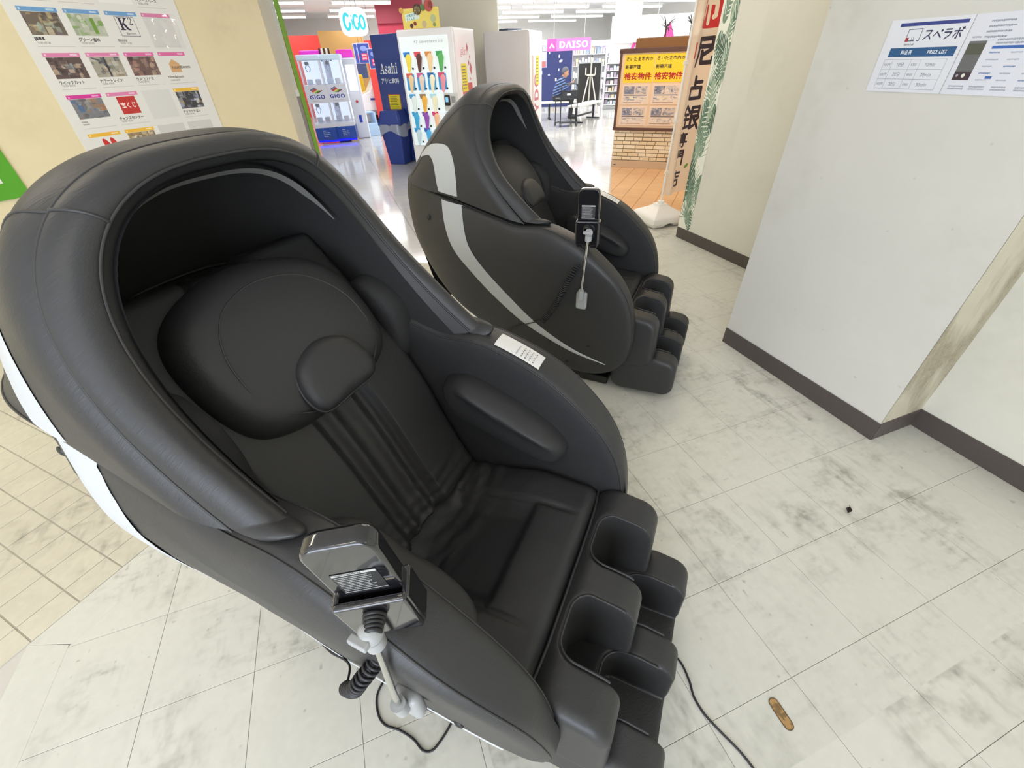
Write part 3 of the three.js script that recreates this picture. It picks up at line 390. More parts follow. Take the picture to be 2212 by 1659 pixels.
function makeChair(label, pos, turn) {
  const c = thing('massage_chair', label, 'massage chair', pos, turn, 'capsule massage chairs');
  for (const s of [1, -1]) {
    const pod = mesh('arm_pod', orient(G.pod, s), M.leather, c); mesh('inner_panel', orient(G.podIn, s), M.liner, pod);
    for (const [d, o] of [[.006, true], [.012, false]]) { const pts = []; for (let i = 0; i < 150; i += 2) { const p = podPoint(i, d, o); pts.push([p[0], p[1], s * (p[2] + (o ? .0006 : -.0006))]); } mesh('piping', tube(pts, .0022, 220, 6, true), M.piping, pod); }
    mesh('silver_stripe', orient(stripe(S_R2, S_L2, 60, podZ), s), M.silver, pod).userData.label = 'silver grey leather stripe';
    for (const [x, y] of [[-.319, .31], [-.437, .165], [-1.17, .872]]) { const g = new THREE.SphereGeometry(.013, 16, 10); g.scale(1, 1, .45); g.translate(x, y, s * (podZ(x, y) + .001)); mesh('snap_button', g, M.blackPlastic, pod); }
    const arm = padGeo([[-.675, .735], [-.60, .765], [-.47, .725], [-.34, .66], [-.29, .60], [-.305, .55], [-.40, .555], [-.56, .60], [-.67, .665]], .072, .045, (x, y, h) => [x, y, s * (ZI + .002 - h - .014 * Math.exp(-Math.pow((y - .712 + .42 * (x + .5)) / .022, 2)))], 14, 80, .2);
    mesh('arm_cushion', arm, M.softLeather, c);
    mesh('shoulder_pad', padGeo([[-.79, .80], [-.80, .96], [-.90, 1.02], [-.97, .98], [-.95, .84], [-.88, .76]], .05, .025, (x, y, h) => [x, y, s * (.292 - h * (x < -.6 ? 1 : 1))], 10, 60, .2), M.liner, c);
  }
  const hood = mesh('hood', G.hood, M.leather, c);
  for (const s of [1, -1]) mesh('silver_stripe', orient(stripe(S_R1, S_L1, 44, hoodZ), s), M.silver, hood).userData.label = 'silver grey leather stripe';
  { // seams of the hood: along the crown and round the rim
    const a = [], b = []; for (const s of [.315, .685]) { const p = []; for (let k = 0; k <= 30; k++) p.push(hoodPoint(lerp(s, s < .5 ? .245 : .755, k / 30), k / 30 * .92)); mesh('seam', tube(p, .0022, 70, 6), M.piping, hood); }
    for (let k = 0; k <= 90; k++) a.push(hoodPoint(k / 90, 0)); mesh('rim_seam', tube(a, .0026, 200, 6), M.piping, hood); for (let k = 0; k <= 60; k++) b.push(hoodPoint(k / 60, 1)); mesh('back_seam', tube(b, .0022, 150, 6), M.piping, hood);
  }
  const rim = mesh('hood_rim', G.rim, M.leather, c);
  for (const phi of [.315 * Math.PI, .685 * Math.PI]) { const p = []; for (let k = 0; k <= 20; k++) p.push(rimPoint(phi, k / 20)); mesh('seam', tube(p, .0028, 40, 6), M.piping, rim); }
  { const a = []; for (let k = 0; k <= 90; k++) { const q = rimPoint(Math.PI * k / 90, .985); a.push(q); } mesh('inner_piping', tube(a, .0030, 200, 6), M.piping, rim); }
  mesh('hood_liner', G.liner, M.liner, c);
  mesh('inner_lip', grid(100, 4, (u, v) => { const a = rimPoint(Math.PI * u, 1), b = linerPoint(u, .03); return [lerp(a[0], b[0], v), lerp(a[1], b[1], v), lerp(a[2], b[2], v)]; }, true), M.softLeather, c);
  mesh('trim_strip', grid(80, 3, (u, v) => { const t = lerp(.17, .80, u), w = Math.min(1, 6 * u + .15, 6 * (1 - u) + .15), p = arch(t * Math.PI, [-.655, .86], [-.925, 1.33], .287, .08), d = .02 * v * w; return [p[0] - .883 * d, p[1] - .47 * d, p[2]]; }, true), M.trim, c).userData.label = 'glossy grey trim strip inside the hood';
  { const a = []; for (let k = 0; k <= 50; k++) { const p = linerPoint(lerp(.14, .86, k / 50), .80); a.push([p[0] + .012, p[1] - .012, p[2] * .97]); } mesh('liner_piping', tube(a, .0035, 110, 6), M.piping, c); }
  mesh('back_cushion', G.back, M.softLeather, c);
  const pil = mesh('head_pillow', padGeo([[-.205, .60], [-.235, .74], [-.20, .87], [-.08, .93], [.08, .93], [.20, .87], [.235, .74], [.205, .60], [.12, .555], [0, .548], [-.12, .555]], .085, .06, (z, s, h) => onBack(z, s, .045 + h), 18, 110, .3), M.softLeather, c);
  { const seam = catmull([[-.075, .56], [-.155, .62], [-.165, .74], [-.10, .84], [0, .87], [.10, .84], [.165, .74], [.155, .62], [.075, .56]], 60, false).map(p => { const R = Math.hypot(p.x / .235, (p.y - .74) / .19); return onBack(p.x, p.y, .045 + .085 * (.7 + .3 * (1 - R * R)) + .001); }); mesh('pillow_seam', tube(seam.map(p => p.slice(0, 3)), .002, 120, 6), M.piping, pil); }
  const nk = mesh('neck_pad', padGeo([[-.085, .562], [-.10, .60], [-.075, .665], [0, .695], [.075, .665], [.10, .60], [.085, .562], [0, .556]], .032, .03, (z, s, h) => onBack(z, s, .118 + h), 12, 90, .25), M.softLeather, c);
  mesh('piping', tube(catmull([[-.085, .562], [-.10, .60], [-.075, .665], [0, .695], [.075, .665], [.10, .60], [.085, .562], [0, .556]], 70).map(p => onBack(p.x * 1.0, p.y, .120).slice(0, 3)), .0034, 140, 6, true), M.piping, nk);
  const seat = mesh('seat_cushion', G.seat, M.softLeather, c);
  mesh('care_label', grid(8, 3, (u, v) => { const z = .245 - .03 * v, q = onBack(z, .80 + .0 * v, .02); const t = lerp(.74, .90, u), b = onBack(z, t, .012 + .006 * Math.sin(u * 7)); return [b[0], b[1], z, u, v]; }), std(0x8f9096, .6), c);
  mesh('front_piping', tube([[-.186, .445, -.285], [-.178, .45, -.2], [-.176, .452, 0], [-.178, .45, .2], [-.186, .445, .285]], .004, 60, 6), M.piping, seat);
  mesh('seat_flap', rbx(.03, .10, .55, .012, -.197, .39, 0), M.softLeather, c);
  const calf = mesh('calf_rest', calfGeo, M.leather, c), foot = mesh('foot_rest', footGeo, M.leather, c); mesh('channel_lining', calfIn, M.liner, calf); mesh('channel_lining', footIn, M.liner, foot);
  for (const s of [1, -1]) { mesh('piping', channelPiping(CALF, calfTop, s, .043, .193, -.155, -.035), M.piping, calf); mesh('piping', channelPiping(FOOT, footTop, s, .042, .185, -.06, .075), M.piping, foot); }
  mesh('base_frame', merge([rbx(.80, .10, .46, .02, -.72, .055, 0), rbx(.62, .16, .40, .03, -.72, .16, 0), rbx(.16, .05, .10, .01, -.30, .03, .2), rbx(.16, .05, .10, .01, -.30, .03, -.2)]), M.blackPlastic, c);
  mesh('back_cover', grid(24, 20, (u, v) => { const z = lerp(-.27, .27, u), y = lerp(.35, 1.03, v), xb = -1.165 - .175 * Math.sin(Math.PI * clamp((y - .2) / 1.25, 0, 1)); return [xb - .02 * (1 - Math.pow(z / .27, 2)), y, z]; }, true), M.liner, c);
  mesh('seat_shell', merge([rbx(.62, .14, .56, .03, -.50, .26, 0), rbx(.12, .6, .54, .03, -1.0, .6, 0)]), M.liner, c);
  // sticker on the far arm, following its top
  mesh('sticker', grid(10, 4, (u, v) => { const x = lerp(-.520, -.392, u), z = lerp(-.302, -.356, v); return [x + .002, armTop(x) + .0025 - (v < .3 ? .004 * (1 - v / .3) : 0), z, u, 1 - v]; }), stickerMat, c).userData.label = 'white instruction sticker';
  return c;
}
const chairTurn = -Math.PI / 4;
const nearChair = makeChair('charcoal leather capsule massage chair standing beside the beige paving', [.4271, 0, -.3410], chairTurn);
const farChair = makeChair('charcoal leather capsule massage chair standing between its twin and the banner', [1.449, 0, -1.605], -.796);
// ---------------------------------------------------------------- remote controls on their holders, cords
const labelTex = canvasTex(256, 256, (g, w, h) => { g.fillStyle = '#2a2a2b'; g.fillRect(0, 0, w, h); g.fillStyle = '#b8b8b6'; g.fillRect(6, 8, w - 12, 22); scribble(g, 20, 12, 190, 12, '#333', 3); for (let r = 0; r < 9; r++) scribble(g, 12, 44 + r * 20, 215, 9, '#a9a9a6', 20 + r); g.fillStyle = '#c4c4c2'; g.fillRect(4, h - 26, w - 8, 5); });
function remoteSet(chair, chairName, turnRemote, tilt, back) {
  // bracket: part of the chair
  const b = new THREE.Group(); b.name = 'remote_bracket'; chair.add(b);
  const px = -.357, py = .575, pz = podZ(px, py);
  const plate = new THREE.CylinderGeometry(.034, .038, .016, 4, 1); mesh('mount_plate', rbx(.052, .088, .026, .012, px, py, pz + .012), M.greyPlastic, b);
  mesh('mount_collar', cyl([px, py + .015, pz + .03], [px + .002, py + .06, pz + .034], .013, 14), M.greyPlastic, b);
  const J = [-.345, .892, .412], P0 = [px + .002, py + .055, pz + .034];
  mesh('rod', cyl(P0, [J[0], J[1] - .01, J[2]], .0052, 12), M.chrome, b);
  const kn = new THREE.SphereGeometry(.0175, 18, 14); kn.scale(1, .95, 1); kn.translate(...J); mesh('swivel_knob', merge([kn, cyl([J[0], J[1] - .034, J[2]], [J[0], J[1] - .012, J[2]], .014, 16), rbx(.03, .012, .012, .003, J[0] - .004, J[1] + .004, J[2] + .017)]), M.greyPlastic, b);
  // cradle and remote share a frame: local y up along the remote, local z out of its back (towards the outside)
  const fr = new THREE.Group(); fr.position.set(-.362, .858, .366); fr.rotation.set(tilt, turnRemote, back, 'YXZ'); fr.updateMatrix();
  const put = (g) => { g.applyMatrix4(fr.matrix); return g; };
  mesh('cradle', put(merge([rbx(.098, .10, .012, .005, 0, .022, .019), rbx(.010, .095, .044, .004, -.047, .022, -.002), rbx(.010, .095, .044, .004, .047, .022, -.002), rbx(.098, .012, .044, .005, 0, -.026, -.002), rbx(.03, .02, .012, .004, -.030, -.03, .016), rbx(.03, .02, .012, .004, .030, -.03, .016)])), M.gloss, b);
  const neck = []; for (let k = 0; k < 5; k++) neck.push(new THREE.TorusGeometry(.0125 - .0008 * k, .0035, 8, 20).translate(0, .045, .028 + k * .0048)); mesh('ribbed_neck', put(merge(neck)), M.blackPlastic, b);
  const nA = V(0, .045, .05).applyMatrix4(fr.matrix); mesh('neck_pin', cyl([nA.x, nA.y, nA.z], J, .007, 12), M.chrome, b);
  // remote: a thing of its own, held in the cradle
  const r = thing('remote_control', 'glossy black remote control in the cradle of the massage chair ' + chairName, 'remote control', [0, 0, 0], 0, 'massage chair remotes'); chair.updateMatrixWorld(); r.applyMatrix4(chair.matrixWorld.clone().multiply(fr.matrix));
  const sh = new THREE.Shape(), w = .041, h0 = -.018, h1 = .192; sh.moveTo(-w + .012, h0); sh.lineTo(w - .012, h0); sh.quadraticCurveTo(w, h0, w, h0 + .012); sh.lineTo(w, h1 - .022); sh.quadraticCurveTo(w, h1, w - .022, h1); sh.lineTo(-w + .022, h1); sh.quadraticCurveTo(-w, h1, -w, h1 - .022); sh.lineTo(-w, h0 + .012); sh.quadraticCurveTo(-w, h0, -w + .012, h0);
  const eg = new THREE.ExtrudeGeometry(sh, { depth: .012, bevelEnabled: true, bevelThickness: .008, bevelSize: .005, bevelSegments: 5, curveSegments: 10 }); eg.translate(0, 0, -.0135); mesh('body', smooth(eg), M.gloss, r);
  const lp = new THREE.PlaneGeometry(.058, .058); lp.translate(0, .105, .0072); mesh('back_label', lp, std(0xffffff, .4, { map: labelTex }), r).userData.label = 'printed grey label';
  const scr = rbx(.066, .10, .003, .001, 0, .115, -.0225, 2); mesh('face_panel', scr, M.blackPlastic, r);
  // coiled cord and its lead
  const c0 = V(.012, -.03, -.002).applyMatrix4(fr.matrix), pts = [], N = 620; const A = [c0.x, c0.y, c0.z], way = [A, [A[0] - .01, A[1] - .05, A[2] + .012], [-.405, .70, pz + .045], [-.45, .60, pz + .040], [-.50, .50, pz + .034], [-.545, .43, pz + .028]].map(p => V(...p)), curve = new THREE.CatmullRomCurve3(way), T = 46;
  const fr2 = curve.computeFrenetFrames(N); const cp = curve.getSpacedPoints(N); for (let k = 0; k <= N; k++) { const t = k / N, rr = .0118 * sstep(.06, .16, t), a = t * T * 2 * Math.PI; pts.push(cp[k].clone().addScaledVector(fr2.normals[k], Math.cos(a) * rr).addScaledVector(fr2.binormals[k], Math.sin(a) * rr)); }
  mesh('coiled_cord', new THREE.TubeGeometry(new THREE.CatmullRomCurve3(pts), 1400, .0029, 5), M.cord, r).applyMatrix4(fr.matrix.clone().invert());
  mesh('lead', tube([[-.545, .43, pz + .026], [-.58, .405, podZ(-.58, .405) + .008], [-.66, .365, podZ(-.66, .365) + .008], [-.75, .31, podZ(-.75, .31) + .008], [-.80, .25, podZ(-.80, .25) + .012], [-.76, .10, .30]], .0027, 60, 6), M.cord, r).applyMatrix4(fr.matrix.clone().invert());
}
remoteSet(nearChair, 'beside the beige paving', .55, .08, .10);
remoteSet(farChair, 'next to the banner', .12, 0, .03);
// cables lying on the floor
function floorCable(name, label, px, r = .0032) { tag(mesh(name, tube(px.map(([u, v, y]) => onGround(u, v, r + (y || 0))), r, 90, 6), M.cord), label, 'cable'); }
floorCable('power_cable', 'thin black power cable trailing from under the foot rest over the vinyl tiles', [[1380, 1385], [1462, 1421], [1488, 1468], [1499, 1505], [1520, 1540], [1556, 1580], [1600, 1625], [1650, 1690]]);
floorCable('loop_cable', 'black cable looping out on the pale floor under the mount plate', [[850, 1440], [815, 1500], [818, 1546], [832, 1566], [862, 1577], [893, 1597], [915, 1622], [932, 1622], [952, 1600], [985, 1540], [1000, 1480]]);
// leaf scrap and the worn oblong patch in the floor
{ const p = onGround(1832, 1104), t = thing('leaf_scrap', 'small dark curled leaf scrap lying on the vinyl floor', 'leaf', [p.x, 0, p.z], .5); mesh('blade', grid(10, 6, (u, v) => { const a = u - .5, w = .010 * Math.sin(Math.PI * clamp(u, .02, .98)); return [a * .032, .003 + .006 * Math.pow(v - .5, 2) * 4 + .003 * u, (v - .5) * 2 * w]; }, true), std(0x2f2622, .8), t); mesh('stalk', tube([[.016, .004, 0], [.026, .002, .002], [.034, .0015, -.002]], .0008, 10, 5), std(0x3a2f28, .8), t); }
{ const a = onGround(1672, 1520), b = onGround(1702, 1565), d = Math.hypot(b.x - a.x, b.z - a.z), L = d + .004; const sh = new THREE.Shape(); sh.absarc(d / 2, 0, .0125, -Math.PI / 2, Math.PI / 2); sh.absarc(-d / 2, 0, .0115, Math.PI / 2, Math.PI * 1.5); const g = new THREE.ExtrudeGeometry(sh, { depth: .0006, bevelEnabled: true, bevelThickness: .0005, bevelSize: .001, bevelSegments: 2, curveSegments: 12 }); g.rotateX(-Math.PI / 2);
  const tx = dataTex(128, 128, (u, v) => { const q = fbm(u * 5, v * 5, 801, 4), k = q > .52 ? 1.25 : .75 + .5 * q; return [142 * k, 112 * k, 70 * k]; }, true, 12);
  const t = thing('worn_patch', 'brown oblong patch of bare glue where the vinyl floor has worn away', 'floor patch', [(a.x + b.x) / 2, .0006, (a.z + b.z) / 2], -Math.atan2(b.z - a.z, b.x - a.x)); mesh('glue_patch', g, std(0xffffff, .55, { map: tx }), t); mesh('raised_edge', tube(Array.from({ length: 24 }, (_, k) => { const w = k / 24 * 6.283, c = Math.cos(w), s = Math.sin(w); return [(c > 0 ? d / 2 : -d / 2) * Math.min(1, Math.abs(c) * 3) + .013 * c, .001, .0135 * s]; }), .0012, 60, 5, true), std(0x5d4633, .6), t); }
// ---------------------------------------------------------------- sheets on the pillar
const priceTex = canvasTex(1024, 740, (g, w, h) => {
  g.fillStyle = '#e6e8ef'; g.fillRect(0, 0, w, h); g.fillStyle = '#2f3f8c'; g.fillRect(140, 36, 880 - 40, 34);
  g.strokeStyle = '#33415e'; g.lineWidth = 8; g.beginPath(); g.moveTo(285, 176); g.lineTo(285, 100); g.lineTo(460, 100); g.lineTo(460, 214); g.lineTo(430, 214); g.stroke(); g.beginPath(); g.moveTo(310, 214); g.lineTo(402, 214); g.stroke(); g.lineWidth = 6; for (const x of [360, 384]) { g.beginPath(); g.moveTo(x, 178); g.lineTo(x, 212); g.stroke(); } g.fillStyle = '#a3273b'; g.fillRect(280, 180, 40, 40); g.fillStyle = '#555'; g.font = 'bold 28px sans-serif'; g.fillText('Spera-Lab', 286, 258);
  text(g, 'スペラボ', 500, 104, 112, '#2a2d55', .12, 1.06);
  g.fillStyle = '#2c5a8d'; g.fillRect(130, 282, 850, 92); text(g, '料金表', 290, 302, 50, '#f2f5f8', .1); g.fillStyle = '#f2f5f8'; g.font = 'bold 48px sans-serif'; g.fillText('PRICE LIST', 640, 346);
  g.strokeStyle = '#8d93a0'; g.lineWidth = 4; const X = [110, 230, 480, 610, 930], Y = [398, 500, 602, 704]; for (const y of Y) { g.beginPath(); g.moveTo(X[0], y); g.lineTo(X[4], y); g.stroke(); } for (const x of X) { g.beginPath(); g.moveTo(x, Y[0]); g.lineTo(x, Y[3]); g.stroke(); }
  [['300', '10'], ['600', '20'], ['900', '30']].forEach(([p, m], r) => { const y = Y[r] + 32; text(g, p + '円', 122, y + 4, 36, '#555b6b', .08, .98); text(g, m + '分', 300, y - 4, 50, '#4e5566', .08); text(g, '¥' + p, 500, y + 4, 36, '#555b6b', .08); text(g, m + 'min', 680, y - 4, 50, '#4e5566', .08); });
});
const guideTex = canvasTex(1024, 740, (g, w, h) => {
  g.fillStyle = '#e3e5ee'; g.fillRect(0, 0, w, h); for (let r = 0; r < 4; r++) scribble(g, 190, 60 + r * 46, 300, 18, '#8f93a2', 40 + r); scribble(g, 60, 196, 120, 18, '#a3a7b4', 51);
  g.fillStyle = '#6a6c6e'; g.fillRect(60, 240, 190, 360); g.fillStyle = '#55584f'; g.fillRect(60, 262, 190, 100); g.fillStyle = '#3c2f3c'; g.fillRect(60, 520, 190, 80); g.fillStyle = '#e6e8dc'; g.beginPath(); g.arc(170, 556, 20, 0, 7); g.fill(); g.fillStyle = '#aab'; g.beginPath(); g.arc(100, 556, 14, 0, 7); g.fill();
  g.fillStyle = '#3565b5'; g.fillRect(330, 288, 640, 26); scribble(g, 350, 224, 300, 20, '#9aa0b0', 61, 2); for (let r = 0; r < 5; r++) for (let c = 0; c < 3; c++) scribble(g, 330 + c * 220, 340 + r * 62, 130, 14, (r + c) % 3 ? '#a8aebd' : '#6f86b4', 70 + r * 3 + c); for (let c = 0; c < 4; c++) scribble(g, 60 + c * 240, 650, 190, 16, '#9fa3b1', 95 + c, 2); g.fillStyle = '#3565b5'; g.fillRect(420, 560, 70, 24);
});
function sheet(name, label, tex, w, h, z0, y0) { const t = thing(name, label, 'sheet', [2.0385, y0, z0], -Math.PI / 2); const g = new THREE.PlaneGeometry(w, h); g.translate(w / 2, h / 2, .0012); const b = bx(w, h, .0014, w / 2, h / 2, 0); mesh('paper', b, std(0xe6e7ec, .5), t); mesh('print', g, phys(0xffffff, .35, { map: tex, clearcoat: .3 }), t); }
sheet('price_sheet', 'laminated price list with blue header taped on the pillar', priceTex, .262, .212, -1.416, 1.333);
sheet('guide_sheet', 'laminated how-to-pay guide with a phone picture beside the price list', guideTex, .262, .212, -1.151, 1.333);
// ---------------------------------------------------------------- left wall: shop directory and green sign
const PW = 1.30, PH = 1.50, pxm = 1024 / PW; // 1.30 x 1.50 m
const dirTex = canvasTex(1024, Math.round(PH * pxm), (g, w, h) => {
  g.fillStyle = '#e3e4e0'; g.fillRect(0, 0, w, h); const X = c => (.068 + .293 * c) * pxm, cw = .252 * pxm, Y = r => (2.27 - (2.18 - .2725 * r)) * pxm; // poster top at y = 2.27
  const blue = '#6a9fd0', pink = '#dd6aa5', pink2 = '#e083b2', yel = '#edb93c', mag = '#d6359b';
  const pal = [['#6c6258', '#8a7d6a', '#b7a77e', '#4c4640', '#9fb0a4', '#cfc7a8', '#7b6b78'], ['#b9bfae', '#cdd3c4', '#8fa783', '#6f9a4c', '#d9ddd2', '#9aa58f'], ['#5d4d4c', '#7a6968', '#94a7ad', '#3f3436', '#b9a48c', '#c9b9a6'], ['#a3a093', '#6d7a72', '#3b4350', '#cbbfae', '#c8c6bf', '#8a7b66'], ['#6b5552', '#93786b', '#403436', '#bca58e', '#d8a18c', '#7e8a82'], ['#7c7f84', '#46689a', '#5a5d62', '#a8a49c', '#b0764a', '#8c8f94'], ['#3a3d42', '#d9dadb', '#7c7f8e', '#b59a5a', '#5a5460', '#98a0b8'], ['#8a7a5f', '#c9bda0', '#4f463c', '#e0d8c6', '#a88c62']];
  const cell = (c, r, col, photo, name, hours, seed) => { const x = X(c), y = Y(r); g.fillStyle = col; g.fillRect(x, y, cw, .026 * pxm); g.fillStyle = 'rgba(255,255,255,.55)'; g.fillRect(x + cw * .72, y + 5, cw * .2, 9); g.fillRect(x + 8, y + 5, 10, 10); if (photo >= 0) snapshot(g, x + cw * .04, y + .028 * pxm, cw * .93, .136 * pxm, seed, pal[photo]); if (name) text(g, name, x + 6, y + .176 * pxm, 20, '#3d3d40', .12, 1.02); if (hours) { g.fillStyle = '#55565a'; g.font = '14px sans-serif'; g.fillText(hours, x + 12, y + .216 * pxm); } g.fillStyle = '#b9bab6'; g.fillRect(x, y + .232 * pxm, cw, 2); };
  cell(0, 0, '#dcdedb', -1, '', '', 1); cell(1, 0, '#dcdedb', -1, '', '10:00-21:00', 1); g.fillStyle = '#eceeea'; g.fillRect(X(2), Y(0) + .05 * pxm, cw * 1.05, .17 * pxm); cell(3, 0, '#dcdedb', 7, 'ヘアースペース', '10:00-19:00', 9);
  cell(0, 1, blue, 0, '', '9:30-20:00', 11); scribble(g, X(0) + 8, Y(1) + .174 * pxm, 58, 19, '#44444a', 7); cell(1, 1, blue, 1, 'グリーン歯科', '10:00-20:30', 12); g.fillStyle = '#6f9a3c'; g.fillRect(X(1) + cw * .62, Y(1) + .05 * pxm, 22, .1 * pxm);
  cell(2, 1, blue, -1, 'Kenny', '10:00-21:00', 13); g.strokeStyle = '#6c6c78'; g.lineWidth = 3; g.strokeRect(X(2) + cw * .24, Y(1) + .032 * pxm, cw * .6, .128 * pxm); g.fillStyle = '#2a2740'; g.font = 'bold 92px serif'; g.fillText('K', X(2) + cw * .28, Y(1) + .122 * pxm); g.font = '52px serif'; g.fillText('2', X(2) + cw * .63, Y(1) + .085 * pxm); g.font = '20px serif'; g.fillText('Kenny', X(2) + cw * .42, Y(1) + .152 * pxm);
  cell(3, 1, pink, -1, '', '', 14); g.fillStyle = '#d7d8d6'; g.fillRect(X(3), Y(1) + .03 * pxm, cw, .2 * pxm);
  cell(0, 2, pink2, 2, 'クイックカット', '10:00-20:00', 21); cell(1, 2, pink2, 3, 'カラートレイン', '10:00-19:00', 22); g.fillStyle = '#2f3440'; g.fillRect(X(1) + cw * .45, Y(2) + .03 * pxm, 10, .13 * pxm); cell(2, 2, pink, 4, 'ラスコリナス', '10:00-20:00', 23);
  cell(3, 2, pink, -1, '', '10:00-20:00', 24); g.fillStyle = '#d2a877'; g.beginPath(); g.moveTo(X(3) + 50, Y(2) + .15 * pxm); g.lineTo(X(3) + 50, Y(2) + .085 * pxm); g.lineTo(X(3) + 84, Y(2) + .05 * pxm); g.lineTo(X(3) + 128, Y(2) + .085 * pxm); g.lineTo(X(3) + 128, Y(2) + .15 * pxm); g.fill(); g.fillStyle = '#4a3f36'; g.font = 'bold 24px sans-serif'; g.fillText('room&room', X(3) + 64, Y(2) + .122 * pxm); g.font = 'bold 20px sans-serif'; g.fillText('room&room', X(3) + 6, Y(2) + .192 * pxm);
  cell(0, 3, mag, 5, '', '', 31); scribble(g, X(0) + 8, Y(3) + .18 * pxm, 40, 9, '#9a9a98', 33, 2); cell(1, 3, pink2, -1, 'チャンスセンター', '10:00-18:30', 32); g.fillStyle = '#c03030'; g.fillRect(X(1) + cw * .25, Y(3) + .032 * pxm, cw * .6, .128 * pxm); text(g, '宝くじ', X(1) + cw * .29, Y(3) + .075 * pxm, 34, '#f4e9e4', .14, 1.0); g.fillStyle = '#d9dbd9'; g.fillRect(X(2), Y(3), cw, .22 * pxm);
  cell(3, 3, yel, 6, 'デリカたかはし', '10:00-20:00', 34); g.font = 'bold 20px sans-serif'; g.fillStyle = '#33343a'; g.fillText('DELICATESSEN', X(3) + 24, Y(3) + .052 * pxm);
  cell(0, 4, yel, -1, '', '', 41); g.fillStyle = '#c8302c'; for (const q of [0, 1]) { g.beginPath(); g.ellipse(X(0) + 92 + q * 44, Y(4) + .105 * pxm, 19, 52, -.35 + q * .12, 0, 7); g.fill(); } cell(1, 4, yel, 7, '', '', 42); g.fillStyle = '#cfd0ce'; for (const c of [2, 3]) g.fillRect(X(c), Y(4), cw, .12 * pxm);
});
const dir = thing('directory_poster', 'white shop directory poster with rows of small photos on the cream wall', 'poster', [-5 * S2, 0, -5 * S2], Math.PI / 4);
{ const x0 = 2.19, y1 = 2.27; mesh('board', bx(PW, PH, .008, x0 + PW / 2, y1 - PH / 2, .004), std(0xe3e4e0, .5), dir); const g = new THREE.PlaneGeometry(PW, PH); g.translate(x0 + PW / 2, y1 - PH / 2, .0086); mesh('print', g, phys(0xffffff, .32, { map: dirTex, clearcoat: .35, clearcoatRoughness: .2 }), dir);
  const sl = grid(16, 16, (u, v) => [x0 + .95 + .29 * u, 1.66 + .25 * v, .012 + .006 * Math.sin(u * 9 + v * 4) * Math.sin(v * 7), u, v]); mesh('clear_sleeve', sl, phys(0xffffff, .06, { transmission: .92, thickness: 0 }), dir); }
{ const s = thing('green_sign', 'green framed white sign on the cream wall beside the directory poster', 'sign', [-5 * S2, 0, -5 * S2], Math.PI / 4); const w = 1.0, h = .72, x1 = 1.665, y0 = .748; mesh('frame', bx(w, h, .014, x1 - w / 2, y0 + h / 2, .008), std(0x58a52c, .5), s); mesh('face', rbx(w - .22, h - .22, .004, .04, x1 - w / 2, y0 + h / 2, .0165), std(0xe4e4e0, .5), s); }
// ---------------------------------------------------------------- the mall beyond the bay
const heading = (ax, az) => Math.atan2(-az, ax); // rotation.y that turns local x onto (ax, az)
const plate = (w, h, x, y, z) => { const g = new THREE.PlaneGeometry(w, h); g.translate(x, y, z); return g; };
